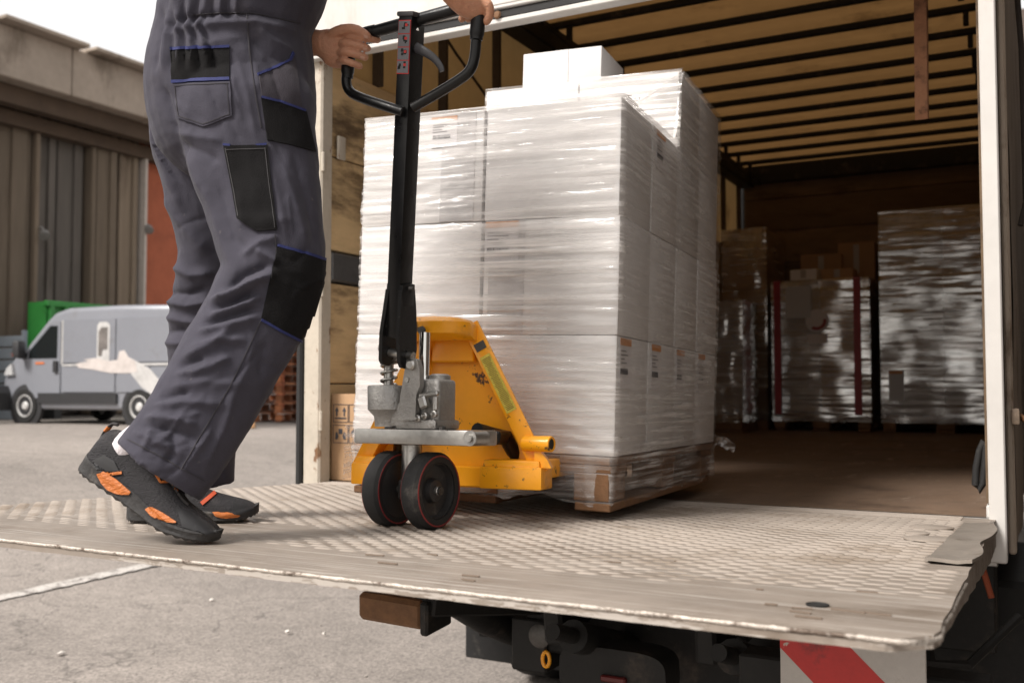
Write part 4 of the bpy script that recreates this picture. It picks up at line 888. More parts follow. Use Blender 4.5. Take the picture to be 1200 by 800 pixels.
for (px, py0, py1, px1, Y, mt, lab) in ((927, 333, 317, 959, 9.15, white_card, 'small white carton on the red taped pallet'), (938, 333, 297, 985, 9.5, brown_card, 'brown carton behind the small white one on the red taped pallet'), (962, 333, 318, 1000, 9.22, brown_card, 'low brown carton right of the small white one'), (982, 333, 283, 1024, 9.62, brown_card, 'tallest brown carton at the back of the red taped pallet')):
    a_, b_ = at_y(px, py0, Y), at_y(px1, py1, Y); zb2 = 1.345; hh = max(.1, b_.z - zb2)
    t = thing('far_carton', lab, 'carton', ((a_.x + b_.x) / 2, Y + .1, zb2), (0, 0, rng.normal() * 3))
    m = MB(); m.box((0, 0, hh / 2 + .004), (b_.x - a_.x, .2, hh), None, .004); m.build('carton_body', mt, t, 40); m = MB(); m.box((0, -.1008, hh * .6), (.05, .001, hh * .7)); m.build('tape', grey_card, t, 0)
# ================================================================== HAND PALLET JACK
JO = Vector((-1.381, 2.222, .0)); JO.z = plat_z(JO.y); JY = 9.0; STEER = -13.0; KP = -.20
tiltdeg = math.degrees(math.atan(TILT))
jack = thing('pallet_jack', 'yellow hand pallet jack with black handle lifting the wrapped load', 'pallet jack', JO, (-tiltdeg, 0, JY))
JM = wmat(jack); SM = JM @ Matrix.Translation((0, KP, 0)) @ Matrix.Rotation(rad(STEER), 4, 'Z')
def on_pl(Mx, px, py, yl):
    o = Mx.inverted() @ CAM; d = Mx.to_3x3().inverted() @ ray(px, py); return o + d * ((yl - o.y) / d.y)
jp = lambda px, py, y: on_pl(JM, px, py, y)
sp = lambda px, py, y: on_pl(SM, px, py, y)
JR = JM.to_3x3(); SR = SM.to_3x3()
def jb(name, m, mat, smooth=35, parent=None, label=None, M=None):
    M = M or JM; m.v = [tuple(M @ Vector(v)) for v in m.v]; return m.build(name, mat, parent or jack, smooth, True, None, label)
# forks and feet
zf0, zf1 = .086, .144
for sgn in (-1, 1):
    x = sgn * .185
    m = MB(); m.box((x, .56, zf1 + .012 - .02), (.155, 1.12, .05), None, .01, seg=2); jb('fork', m, yellow_paint)
    m = MB(); m.box((x, .045, (zf0 + zf1) / 2), (.168, .10, zf1 - zf0), None, .006, seg=2); jb('fork_foot', m, yellow_paint)
    for yy in (1.0,):
        m = MB(); m.lathe([(.0, -.04), (.034, -.04), (.036, -.03), (.036, .03), (.034, .04), (0, .04)], (x, yy, .042), (1, 0, 0), 18); jb('load_roller', m, black_rubber)
m = MB(); m.box((0, .06, .112), (.22, .02, .055), None, .004); jb('cross_plate', m, yellow_paint)
# A-frame
tp = jp(553, 384, .03); bt = jp(634, 550, .03)
for sgn in (1, -1):
    t_, b_ = Vector((sgn * tp.x, .03, tp.z)), Vector((sgn * bt.x, .03, bt.z)); ax = (t_ - b_).normalized(); sx = Vector((0, 1, 0)).cross(ax).normalized()
    m = MB(); R = Matrix((sx, Vector((0, 1, 0)), ax)).transposed()
    m.box((t_ + b_) / 2, (.046, .010, (t_ - b_).length + .02), R, .003, seg=2); m.box((t_ + b_) / 2 + sx * (-.020 if sgn > 0 else .020) + Vector((0, .035, 0)), (.008, .07, (t_ - b_).length), R, .002)
    bar = jb('frame_bar', m, yellow_paint)
    if sgn > 0:
        m = MB(); c = b_.lerp(t_, .60); m.box(c + Vector((0, -.0062, 0)), (.030, .0015, .165), R); jb('maker_label', m, pm('dull_yellow_label', (.60, .47, .06), .5, var=.25, vs=90, st=(1, 1, 1)), 0, bar)
        m = MB(); c2 = b_.lerp(t_, .865); m.box(c2 + Vector((0, -.0062, 0)), (.030, .0015, .022), R); jb('dark_label', m, pm('dark_label', (.06, .055, .05), .5), 0, bar)
        m = MB()
        for k in range(34): m.box(b_.lerp(t_, .60) + ax * (-.075 + .0045 * k) + Vector((0, -.0075, 0)), (.024 - .008 * rng.random(), .0008, .0014), R)
        jb('label_print', m, pm('label_ink', (.16, .11, .02), .6), 0, bar)
# panel between the bars, upper cross bar, head
m = MB(); xb, xt = bt.x - .01, tp.x - .005
m.prism([(-xb, .135), (xb, .135), (xt * 1.15, tp.z - .02), (-xt * 1.15, tp.z - .02)], (Vector((0, .075, 0)), (1, 0, 0), (0, 0, 1)), -.008); jb('back_panel', m, yellow_paint, 0)
a0, a1 = jp(505, 398, .05), jp(556, 424, .05); m = MB(); m.box((0, .055, (a0.z + a1.z) / 2), (2 * a1.x, .02, a0.z - a1.z), None, .004); jb('upper_cross_bar', m, yellow_paint)
m = MB(); hz0, hz1 = jp(525, 398, .0).z, jp(500, 372, .0).z
R_ = [[Vector((x, y0, z)) for (y0, z) in ((-.045 - k, hz0 + .012), (-.05 - k, hz1 - .018), (-.035 - k, hz1 - .004 - d), (.0, hz1 - d), (.055, hz1 - .004 - d), (.062, hz0 + .004), (.01, hz0 - .002), (-.02 - k, hz0))] for x, k, d in ((-.110, -.02, .012), (-.10, 0, .004), (-.06, .02, 0), (-.01, .03, 0), (.035, .02, .002), (.066, .004, .010), (.078, -.02, .020))]
m.loft(R_); jb('head_casting', m, yellow_paint, 45)
m = MB(); q = jp(494, 387, -.085); m.lathe([(0, 0), (.011, 0), (.011, .004), (.007, .005), (0, .005)], (q.x, -.082, q.z), (0, -1, 0), 12); jb('head_pin', m, dark_steel)
# tube stub on the right bar, push rods, gussets
q = jp(633, 520, .0)
for sgn in (1,):
    m = MB(); m.lathe([(.018, -.05), (.020, -.05), (.0205, .028), (.019, .031), (.014, .031), (.013, .0), (.0, .0)], (sgn * q.x, .01, q.z), (sgn, -.25, 0), 20); st_ = jb('shaft_end', m, yellow_paint)
    m = MB(); m.lathe([(.0142, .024), (.0142, .029), (.0, .029)], (sgn * q.x, .01, q.z), (sgn, -.25, 0), 18); jb('bore_shade', m, under_black, 40, st_)  # black disc near the mouth paints the shade of the hollow tube
    m = MB(); m.prism([(0, 0), (.045, 0), (.035, .02), (.0, .06)], (Vector((sgn * (bt.x - .012), .03, zf1 - .002)), (sgn, 0, 0), (0, 0, 1)), .02 * sgn); jb('gusset', m, yellow_paint, 0)
for sgn in (1, -1):
    m = MB(); m.tube([(sgn * .11, -.05, .235), (sgn * .15, .06, .215), (sgn * .19, .12, .12)], .020, 12); m.box((sgn * .13, .02, .222), (.07, .10, .035), (0, 12, 0), .006); jb('push_rod', m, black_paint)
# steering group ------------------------------------------------------
def sb(name, m, mat, smooth=35, parent=None): return jb(name, m, mat, smooth, parent, None, SM)
rw = .0915
for sgn in (1, -1):
    o = (sgn * .034, 0, rw)
    m = MB(); m.lathe([(.068, .002), (.0845, .0), (rw, .008), (rw, .042), (.0845, .05), (.068, .048)], o, (sgn, 0, 0), 40, 0, True); wh = sb('wheel', m, black_rubber, 40)
    for zz in (.0005, .0495):
        m = MB(); m.lathe([(.0846, -.0012), (.0846, .0014), (.081, .0016), (.081, -.0012)], (o[0] + sgn * zz, 0, rw), (sgn, 0, 0), 40, 0, True); sb('red_ring', m, pm('red_polyurethane', (.20, .018, .018), .5, var=.3, vs=20), 40, wh)
    m = MB(); m.lathe([(.069, .004), (.069, .044), (.064, .046), (.060, .030), (.030, .026), (.026, .040), (.015, .042), (.0, .042)], o, (sgn, 0, 0), 32); sb('hub', m, pm('hub_black', (.022, .02, .02), .55, var=.3, vs=20, dirt=((.08, .07, .06), 14, .6, .1)), 40, wh)
    m = MB(); m.lathe([(.0, .040), (.011, .040), (.011, .048), (.0085, .052), (.004, .052), (.003, .055), (0, .055)], o, (sgn, 0, 0), 10); sb('axle_nut', m, steel, 30, wh)
    for k in ():
        a_ = k * 2 * math.pi / 5 + .3; m = MB(); m.box((o[0] + sgn * .031, .045 * math.cos(a_), rw + .045 * math.sin(a_)), (.006, .034, .007), Matrix.Rotation(a_, 3, 'X')); sb('spoke', m, pm('hub_black', (.022, .02, .02), .55), 0, wh)
m = MB(); m.tube([(-.09, 0, rw), (.09, 0, rw)], .010, 10); m.box((0, 0, rw), (.05, .05, .05), None, .006); sb('axle', m, dark_steel)
zpl = sp(490, 512, -.06).z
m = MB(); m.lathe([(.0, rw), (.025, rw), (.025, zpl - .02), (.0, zpl - .02)], (0, 0, 0), (0, 0, 1), 20); sb('column', m, steel)
xl, xr = sp(417, 512, -.05).x, sp(553, 515, -.05).x
m = MB(); m.box(((xl + xr) / 2, 0, zpl), (xr - xl, .115, .036), None, .005, seg=2); cp = sb('base_plate', m, steel)
m = MB(); m.lathe([(0, -.059), (.0178, -.059), (.0178, .0), (0, .0)], (xr, 0, zpl), (0, 1, 0), 20); m.lathe([(0, 0), (.009, 0), (.009, .006), (0, .006)], (xr, -.06, zpl), (0, -1, 0), 10); sb('plate_pin', m, steel)
m = MB()
for px in (468, 520): q = sp(px, 501, -.03); m.lathe([(0, 0), (.009, 0), (.009, .007), (0, .009)], (q.x, -.035, zpl + .018), (0, 0, 1), 6)
sb('plate_bolts', m, dark_steel, 20)
zb_ = zpl + .018
# pump: block, cup, ear, valve parts
c0, c1 = sp(491, 444, -.03), sp(515, 498, -.03); hgt = c0.z - zb_
m = MB(); m.box(((c0.x + c1.x) / 2 - .004, .0, zb_ + hgt / 2), (c1.x - c0.x + .010, .075, hgt), None, .012, seg=3); m.box(((c0.x + c1.x) / 2 - .025, .0, zb_ + .012), (.12, .1, .024), None, .008, seg=2)
m.lathe([(.022, 0), (.026, .004), (.026, .014), (.019, .018)], ((c0.x + c1.x) / 2 - .006, .02, zb_ + hgt - .004), (0, 0, 1), 18); pump = sb('pump_body', m, cast, 40)
k0, k1 = sp(437, 452, -.03), sp(473, 480, -.03); cxk = (k0.x + k1.x) / 2
m = MB(); r_ = (k1.x - k0.x) / 2; m.lathe([(.0, zb_ + .005), (r_ * .62, zb_ + .005), (r_ * .68, zb_ + .03), (r_, k1.z + .0), (r_ * 1.04, k0.z - .004), (r_ * .98, k0.z), (r_ * .78, k0.z - .003), (r_ * .7, k0.z - .02), (0, k0.z - .02)], (cxk, -.03, 0), (0, 0, 1), 28); sb('pump_cup', m, cast, 40)
m = MB(); m.box(((cxk + c0.x) / 2 + .006, -.02, zb_ + .035), (.07, .06, .06), None, .012, seg=2); sb('pump_web', m, cast, 40)
# spring and plunger in the cup
s0, s1 = sp(456, 455, -.03), sp(456, 425, -.03); m = MB(); zs0, zs1 = k0.z - .018, s1.z + .003; turns = 4.2; n = 84
m.tube([(cxk + .001 + .0185 * math.cos(2 * math.pi * turns * k / n), -.03 + .0185 * math.sin(2 * math.pi * turns * k / n), zs0 + (zs1 - zs0) * k / n) for k in range(n + 1)], .0034, 8); sb('spring', m, steel, 50)
m = MB(); m.lathe([(0, zs0), (.012, zs0), (.012, zs1), (.025, zs1), (.025, zs1 + .009), (.013, zs1 + .012), (.010, zs1 + .030), (.0, zs1 + .03)], (cxk, -.03, 0), (0, 0, 1), 20); sb('plunger', m, steel)
m = MB(); m.tube([(cxk - .022, -.035, zs1 + .034), (cxk + .022, -.035, zs1 + .034)], .012, 16); sb('roller', m, steel)
# ear with pivot
e0, e1 = sp(485, 428, -.05), sp(476, 490, -.05)
m = MB(); pts = [(-.016, 0), (-.030, -.075), (-.034, -.13), (.016, -.13), (.018, -.07), (.028, -.05), (.026, -.012), (.018, .012), (.0, .018), (-.013, .012)]
m.prism(pts, (Vector((e0.x, -.062, e0.z)), (1, 0, 0), (0, 0, 1)), -.016); sb('pivot_ear', m, cast, 30)
m = MB(); m.lathe([(0, 0), (.013, 0), (.013, .008), (.009, .012), (0, .012)], (e0.x + .004, -.062, e0.z), (0, -1, 0), 14); m.lathe([(0, 0), (.006, 0), (.006, .003), (0, .003)], (e0.x - .01, -.062, e0.z - .035), (0, -1, 0), 10); sb('ear_pin', m, steel)
# release lever, valve screws
q = sp(505, 462, -.06)
m = MB(); m.box((q.x - .01, -.055, q.z), (.055, .012, .012), (0, -8, 0), .003); m.box((q.x - .022, -.058, q.z - .018), (.022, .02, .03), (0, -20, 0), .004); m.box((q.x + .008, -.052, q.z - .02), (.012, .012, .035), None, .003); sb('release_lever', m, steel, 30)
for (px, py) in ((497, 487), (489, 490), (508, 485)):
    q = sp(px, py, -.055); m = MB(); m.lathe([(0, 0), (.009, 0), (.009, .008), (.006, .010), (.003, .016), (0, .016)], (q.x, -.048, q.z), (0, -1, 0), 8); sb('valve_screw', m, steel, 20)
# piston rod up to the head
p0, p1 = sp(497, 442, .02), sp(498, 392, .02); m = MB(); m.tube([(p0.x, .02, p0.z - .02), (p0.x, .02, p1.z + .005)], .0135, 18); m.tube([(p0.x, .02, p0.z - .012), (p0.x, .02, p0.z + .004)], .019, 18); sb('piston_rod', m, chrome, 40)

# ------------------------------------------------------------------ handle
def frame_between(a, b, xdir):
    z = (b - a).normalized(); x = (xdir - z * xdir.dot(z)).normalized(); y = z.cross(x); return Matrix((x, y, z)).transposed()
xd = SR @ Vector((1, 0, 0))
hb, ht = at(466, 392, 2.385), at(483, 20, 2.262)
HR = frame_between(hb, ht, xd); hx, hy_, hz_ = HR.col[0], HR.col[1], HR.col[2]
y1 = at(470, 340, 2.375)
def hbuild(name, m, mat, smooth=35, parent=None): return m.build(name, mat, parent or jack, smooth, True)
m = MB(); c = (hb + ht) / 2; L_ = (ht - hb).length; m.box(c, (.038, .050, L_), HR, .004, seg=2); shaft = hbuild('handle_shaft', m, black_paint)
m = MB(); m.box(ht + hz_ * .003, (.047, .056, .011), HR, .004, seg=2); hbuild('shaft_cap', m, pm('cap_plastic', (.07, .07, .072), .45), 35)
# yoke cheeks
yb_ = at(466, 419, 2.393)
for sgn in (-1, 1):
    m = MB(); o = yb_ + hx * (sgn * .028); t_ = y1 + hx * (sgn * .022)
    pol = [(-.030, -.005), (-.022, -.018), (.0, -.024), (.026, -.012), (.034, .02), (.032, .11), (.026, .165), (-.026, .165), (-.030, .12), (-.036, .06)]
    m.prism(pol, (o - hx * .006, hy_, (hz_ - hx * (sgn * .055)).normalized()), .010); 
    hbuild('yoke_cheek', m, black_paint, 20)
m = MB(); m.box(yb_ + hz_ * .115, (.050, .05, .13), HR, .006, seg=2); hbuild('yoke_bridge', m, black_paint)
m = MB(); q = yb_ + hz_ * .01; m.tube([q - hx * .046, q + hx * .046], .011, 12); hbuild('yoke_pin', m, steel)
m = MB(); q = yb_ + hz_ * .17 + hx * .0; m.tube([q - hx * .037, q + hx * .037], .006, 8); hbuild('yoke_pin', m, dark_steel)
# loop with grips
def smooth_path(pts, n=8):
    P = [Vector(p) for p in pts]; out_ = []
    for i in range(len(P) - 1):
        a, b, c, d = P[max(i - 1, 0)], P[i], P[i + 1], P[min(i + 2, len(P) - 1)]
        for k in range(n): t = k / n; out_.append(.5 * ((2 * b) + (c - a) * t + (2 * a - 5 * b + 4 * c - d) * t * t + (3 * b - a - 3 * c + d) * t ** 3))
    return out_ + [P[-1]]
ZLg, ZRg, ZSg = 2.335, 2.195, 2.262
lw = smooth_path([at(472, 131, ZSg - .0), at(450, 124, 2.28), at(424, 115, 2.315), at(411, 108, 2.332), at(406, 97, 2.336), at(407, 80, ZLg)], 6)
rwp = smooth_path([at(484, 126, ZSg - .0), at(510, 111, 2.24), at(539, 93, 2.212), at(551, 82, 2.203), at(556, 68, 2.20), at(558, 48, 2.197)], 6)
m = MB(); m.tube(lw, .0118, 14); hbuild('loop_arm', m, black_paint, 50); m = MB(); m.tube(rwp, .0118, 14); hbuild('loop_arm', m, black_paint, 50)
lg = smooth_path([at(407, 92, 2.336), at(408, 75, ZLg), at(410, 58, ZLg), at(416, 47, 2.328), at(428, 40, 2.318), at(440, 37, 2.306)], 6)
rg = smooth_path([at(558, 47, 2.197), at(559.5, 32, 2.196), at(560, 20, 2.197), at(555, 10, 2.203), at(543, 9, 2.214), at(530, 11.5, 2.226)], 6)
m = MB(); m.tube(lg, [.0135 if k < 3 else .0155 for k in range(len(lg))], 16); hbuild('grip', m, grip_rubber, 50); m = MB(); m.tube(rg, [.0145 if k < 3 else .0165 for k in range(len(rg))], 16); hbuild('grip', m, grip_rubber, 50)
m = MB(); m.tube([at(428, 40.5, 2.318), at(545, 8.5, 2.212)], .0145, 16); hbuild('cross_bar', m, black_paint, 50)
# control lever
lv = smooth_path([at(488, 56, 2.255), at(496, 60, 2.235), at(508, 68, 2.225), at(516, 78, 2.222), at(518, 84, 2.222)], 5)
m = MB(); m.tube(lv, [.012 - .006 * k / len(lv) for k in range(len(lv))], 10, flat=.55); hbuild('control_lever', m, pm('lever_grey', (.05, .05, .055), .45), 40)
# instruction sticker on the shaft
face = -hy_ if (-hy_).dot(FW) < 0 else hy_
fo = lambda t, d: ht - hz_ * t + face * (.0252 + d)
m = MB(); R = Matrix((hx, hz_.cross(hx), hz_)).transposed(); m.box(fo(.070, .0006), (.034, .0012, .118), HR); stk = hbuild('instruction_sticker', m, red_film, 0)
for k in range(4):
    m = MB(); m.box(fo(.0265 + .029 * k, .0016), (.0318, .0008, .0268), HR); hbuild('pictogram', m, pm('sticker_grey', (.15, .15, .165), .45), 0, stk)
    m = MB()
    for j in range(5):
        m.box(fo(.0265 + .029 * k + rng.uniform(-.008, .008), .0022) + hx * rng.uniform(-.010, .010), (rng.uniform(.003, .009), .0006, rng.uniform(.003, .009)), HR)
    hbuild('pictogram_ink', m, black_paint, 0, stk)
    m = MB(); m.box(fo(.022 + .029 * k, .0024) + hx * .006, (.007, .0006, .006), HR); hbuild('pictogram_red', m, red_film, 0, stk)
m = MB(); q = at(489.5, 35, 2.24); m.lathe([(0, 0), (.003, 0), (.003, .002), (0, .003)], q, -FW, 10); hbuild('rivet', m, chrome)
# ================================================================== PERSON pushing the jack
cloth = pm('coverall_cloth', (.051, .0485, .064), .9, var=.12, vs=7, bump=.25, bs=420, spec=.25, dirt=((.082, .075, .088), 5, .58, .25), dirt2=((.11, .10, .105), 38, .66, .06))
cloth_d = pm('pocket_cloth', (.042, .037, .045), .9, var=.1, vs=9, bump=.25, bs=420, spec=.25)
black_cloth = pm('black_patch_cloth', (.008, .0075, .008), .9, var=.25, vs=9, bump=.3, bs=380, spec=.2)
blue_tape = pm('blue_piping', (.014, .020, .10), .8, var=.1, vs=20, bump=.2, bs=300)
for c_ in (cloth, cloth_d):
    q_ = c_.node_tree.nodes['Principled BSDF']; q_.inputs['Sheen Weight'].default_value = .07; q_.inputs['Sheen Roughness'].default_value = .4
person = thing('person', 'person in grey work coverall with black knee patches gripping the jack handle', 'person', at_plat(215, 620), (0, 0, 0))
def ring_set(L_, n=28, sq=2.3):
    C_ = [at(px, py, Z) for px, py, Z, *_ in L_]; rings = []
    for i, (px, py, Z, hw, hd) in enumerate(L_):
        t = (C_[min(i + 1, len(L_) - 1)] - C_[max(i - 1, 0)]).normalized(); v = (C_[i] - CAM).normalized(); s = t.cross(v).normalized(); d = s.cross(t).normalized(); a = hw * Z / FPX; r = []
        for j in range(n):
            th = 2 * math.pi * j / n; c_, s_ = math.cos(th), math.sin(th); k = (abs(c_) ** sq + abs(s_) ** sq) ** (-1 / sq)
            r.append(C_[i] + s * (a * c_ * k) + d * (hd * s_ * k))
        rings.append(r)
    return rings
def densify(L_, n=4):
    out_ = []
    for i in range(len(L_) - 1):
        a, b, c, d = [np.array(L_[max(0, min(len(L_) - 1, i + k))], float) for k in (-1, 0, 1, 2)]
        for k in range(n): t = k / n; out_.append(tuple(.5 * (2 * b + (c - a) * t + (2 * a - 5 * b + 4 * c - d) * t * t + (3 * b - a - 3 * c + d) * t ** 3)))
    return out_ + [L_[-1]]
def remesh(mb, voxel, smooth_it):
    me = bpy.data.meshes.new('tmp'); me.from_pydata(mb.v, [], mb.f); bm = bmesh.new(); bm.from_mesh(me); bmesh.ops.recalc_face_normals(bm, faces=bm.faces); bm.to_mesh(me); bm.free()
    o = bpy.data.objects.new('tmp', me); COL.objects.link(o)
    q = o.modifiers.new('r', 'REMESH'); q.mode = 'VOXEL'; q.voxel_size = voxel
    if smooth_it: q = o.modifiers.new('s', 'SMOOTH'); q.factor = .5; q.iterations = smooth_it
    dg = bpy.context.evaluated_depsgraph_get(); dg.update(); res = bpy.data.meshes.new_from_object(o.evaluated_get(dg)); bpy.data.objects.remove(o); bpy.data.meshes.remove(me); return res
body = MB()
torso = [(322, -178, 2.27, 34, .08), (318, -168, 2.27, 55, .12), (313, -145, 2.27, 84, .185), (304, -95, 2.27, 95, .19), (290, -30, 2.28, 93, .165), (280, 12, 2.28, 88, .152), (276, 32, 2.28, 88, .148), (274, 62, 2.29, 93, .162), (272, 95, 2.295, 97, .172), (273, 130, 2.295, 96, .168), (275, 165, 2.29, 88, .15), (280, 195, 2.29, 60, .10)]
near_leg = [(285, 90, 2.215, 70, .08), (286, 120, 2.21, 80, .105), (291, 155, 2.205, 78, .105), (302, 205, 2.195, 72, .10), (313, 262, 2.18, 65, .095), (320, 312, 2.165, 60, .092), (309, 352, 2.15, 61, .088), (284, 400, 2.13, 59, .088), (255, 448, 2.105, 58, .086), (223, 502, 2.08, 58, .083), (199, 535, 2.06, 58, .081), (186, 552, 2.052, 58, .080)]
far_leg = [(228, 90, 2.39, 42, .08), (228, 120, 2.40, 50, .10), (230, 155, 2.41, 52, .10), (239, 205, 2.43, 48, .097), (249, 260, 2.45, 44, .092), (252, 310, 2.47, 43, .09), (247, 360, 2.49, 45, .088), (243, 420, 2.51, 44, .084), (238, 480, 2.53, 42, .082), (236, 535, 2.545, 40, .08), (237, 566, 2.55, 37, .078)]
sl_l = [(335, -135, 2.40, 46, .09), (325, -80, 2.47, 40, .075), (312, -20, 2.50, 36, .07), (305, 25, 2.49, 33, .062), (318, 40, 2.46, 28, .055)]
sl_r = [(318, -135, 2.14, 46, .09), (350, -110, 2.08, 42, .078), (395, -85, 2.05, 38, .07), (432, -68, 2.05, 34, .06), (452, -56, 2.06, 29, .052)]
for L_, sq in ((torso, 2.4), (near_leg, 2.2), (far_leg, 2.2), (sl_l, 2), (sl_r, 2)): body.loft(ring_set(densify(L_), 30, sq))
cm = remesh(body, .0045, 5)
# folds: (polyline in photo pixels, height in metres, half width in pixels, distance band)
NEAR, FAR = (1.9, 2.33), (2.34, 2.7)
folds = []
def fold(pts, amp, wd, band=NEAR): folds.append((np.array(pts, float), amp * 1.35, wd * .85, band))
for (P, a, wd) in (([(247, 352), (268, 347), (298, 331), (322, 321)], .017, 6), ([(262, 338), (285, 322), (318, 310)], -.012, 6), ([(300, 293), (326, 309)], .009, 5), ([(283, 300), (306, 284), (326, 278)], .007, 6), ([(243, 372), (272, 362), (306, 348)], .013, 6), ([(247, 361), (275, 354), (300, 342)], -.012, 5), ([(232, 390), (268, 380), (304, 371)], .010, 6), ([(236, 381), (270, 371), (302, 361)], -.009, 5),
                   ([(222, 409), (255, 398), (290, 398)], .008, 6), ([(214, 421), (252, 402), (272, 380)], .008, 6), ([(205, 440), (240, 432), (270, 418)], .007, 6), ([(210, 430), (240, 418)], -.007, 5), ([(196, 455), (240, 447), (285, 450)], .005, 7), ([(178, 476), (215, 470), (262, 474)], .007, 6), ([(186, 468), (222, 459)], -.006, 5), ([(168, 490), (198, 489), (232, 498)], .009, 6), ([(165, 500), (200, 504), (235, 516)], -.007, 5), ([(155, 505), (185, 517), (215, 533)], .007, 6), ([(250, 500), (228, 530), (212, 552)], .005, 6), ([(275, 460), (262, 500), (238, 550)], .005, 6), ([(176, 497), (176, 515), (166, 528)], .006, 5), ([(200, 505), (205, 525), (195, 543)], -.006, 6),
                   ([(300, 390), (290, 430), (262, 480)], .004, 8), ([(312, 400), (305, 440)], -.004, 7), ([(275, 255), (300, 262), (340, 258)], .004, 8), ([(240, 215), (262, 285), (275, 320)], .006, 9), ([(252, 210), (275, 280), (300, 300)], -.004, 8), ([(330, 190), (345, 235), (360, 290)], .005, 9), ([(345, 180), (360, 240), (374, 300)], -.004, 8), ([(316, 190), (330, 250), (335, 285)], .003, 7),
                   ([(198, 120), (222, 180), (244, 235)], .010, 9), ([(190, 100), (205, 140), (225, 190)], -.011, 6), ([(205, 155), (232, 160), (262, 165)], .006, 8), ([(212, 168), (240, 180), (258, 190)], -.005, 7), ([(300, 30), (318, 48), (345, 62)], .006, 8), ([(292, 40), (315, 66), (342, 78)], -.005, 7), ([(280, 50), (300, 80), (303, 110)], .004, 8), ([(275, 60), (290, 110), (300, 165)], .003, 6), ([(190, 34), (215, 22), (250, 17), (300, 16), (350, 26)], -.006, 4), ([(190, 44), (215, 33), (250, 28), (300, 26), (350, 38)], .007, 6), ([(222, 60), (250, 50), (285, 46)], .004, 8)): fold(P, a, wd)
for k in range(9): fold([(189 + k * 6.5, 6), (190 + k * 6, 32), (184 + k * 8, 58), (182 + k * 9, 84)], .006 if k % 2 else -.006, 3.2, (1.9, 2.5))
for k in range(10): fold([(196 + k * 9, -8), (195 + k * 9, 12), (196 + k * 9, 24)], .005 if k % 2 else -.005, 4, (1.9, 2.5))
for (P, a, wd) in (([(192, 352), (220, 358), (250, 352)], .010, 6), ([(194, 343), (220, 345), (246, 336)], -.009, 5), ([(190, 370), (215, 376), (244, 380)], .008, 6), ([(196, 390), (220, 386)], -.007, 6), ([(188, 402), (212, 402), (228, 396)], .007, 6), ([(190, 425), (208, 420)], -.006, 5), ([(198, 310), (225, 322), (250, 320)], .009, 7), ([(186, 225), (215, 262), (246, 300)], .008, 9), ([(184, 260), (210, 300)], -.007, 8), ([(176, 150), (195, 200), (215, 250)], .007, 8), ([(255, 525), (245, 548), (250, 565)], .006, 5), ([(264, 520), (258, 545), (262, 562)], -.005, 4)): fold(P, a, wd, FAR)
def rnd_creases(num, cl, band, a0, a1):      # small irregular creases spread along a limb
    for _ in range(num):
        t = rng.random(); cx_ = np.interp(t, np.linspace(0, 1, len(cl)), [c[0] for c in cl]); cy_ = np.interp(t, np.linspace(0, 1, len(cl)), [c[1] for c in cl]); hw_ = np.interp(t, np.linspace(0, 1, len(cl)), [c[3] for c in cl])
        x0 = cx_ + rng.uniform(-.85, .85) * hw_; y0 = cy_ + rng.uniform(-14, 14); an = rad(rng.uniform(a0, a1)); L_ = rng.uniform(22, 60); k_ = rng.uniform(-.5, .5)
        fold([(x0 + L_ * q * math.cos(an + k_ * q), y0 + L_ * q * math.sin(an + k_ * q)) for q in (-.5, -.17, .17, .5)], rng.choice([-1, 1]) * rng.uniform(.0010, .0026), rng.uniform(2.4, 4.2), band)
rnd_creases(34, near_leg[4:], NEAR, -50, 25); rnd_creases(12, near_leg[:5], NEAR, 50, 105); rnd_creases(16, far_leg[4:], FAR, -35, 35); rnd_creases(5, torso[4:10], (1.9, 2.5), 20, 80)
n = len(cm.vertices); co = np.empty(n * 3); cm.vertices.foreach_get('co', co); co = co.reshape(-1, 3); nm = np.empty(n * 3); cm.vertex_normals.foreach_get('vector', nm); nm = nm.reshape(-1, 3)
d = co - np.array(CAM); Zc = d @ np.array(FW); U_ = 600 + FPX * (d @ np.array(RT)) / Zc; Vv = 400 - FPX * (d @ np.array(UP)) / Zc
facing = np.clip(-(nm * d).sum(1) / np.linalg.norm(d, axis=1) * 2.2 + .35, 0, 1); disp = np.zeros(n)
for P, amp, wd, band in folds:
    best = np.full(n, 1e9); tpos = np.zeros(n); acc = 0; seg = np.linalg.norm(np.diff(P, axis=0), axis=1); tot = seg.sum()
    for i in range(len(P) - 1):
        a, b = P[i], P[i + 1]; ab = b - a; t = np.clip(((U_ - a[0]) * ab[0] + (Vv - a[1]) * ab[1]) / (ab @ ab), 0, 1); dist = np.hypot(U_ - a[0] - ab[0] * t, Vv - a[1] - ab[1] * t); q = dist < best; best[q] = dist[q]; tpos[q] = (acc + t[q] * seg[i]) / tot; acc += seg[i]
    disp += amp * np.exp(-(best / wd) ** 1.45) * np.clip(np.minimum(tpos, 1 - tpos) * 5 + .15, 0, 1) * facing * ((Zc > band[0]) & (Zc < band[1]))
for i in range(n):
    p = co[i]; disp[i] += .0055 * mnoise.noise((p[0] * 9, p[1] * 9, p[2] * 5)) + .0022 * mnoise.noise((p[0] * 26, p[1] * 26, p[2] * 15)) + .0035 * max(0, mnoise.noise((p[0] * 14 + p[2] * 10, p[1] * 14, p[2] * 24))) ** 1.5 + .0008 * mnoise.noise((p[0] * 70, p[1] * 70, p[2] * 45))
co2 = co + nm * disp[:, None]; cm.vertices.foreach_set('co', co2.ravel()); cm.update()
mb = MB(); mb.v = [tuple(v) for v in co2]; mb.f = [tuple(p.vertices) for p in cm.polygons]; mb.m = [0] * len(mb.f)
bvh = BVHTree.FromPolygons([Vector(v) for v in co2], mb.f)
coverall = mb.build('coverall', cloth, person, 180, True)
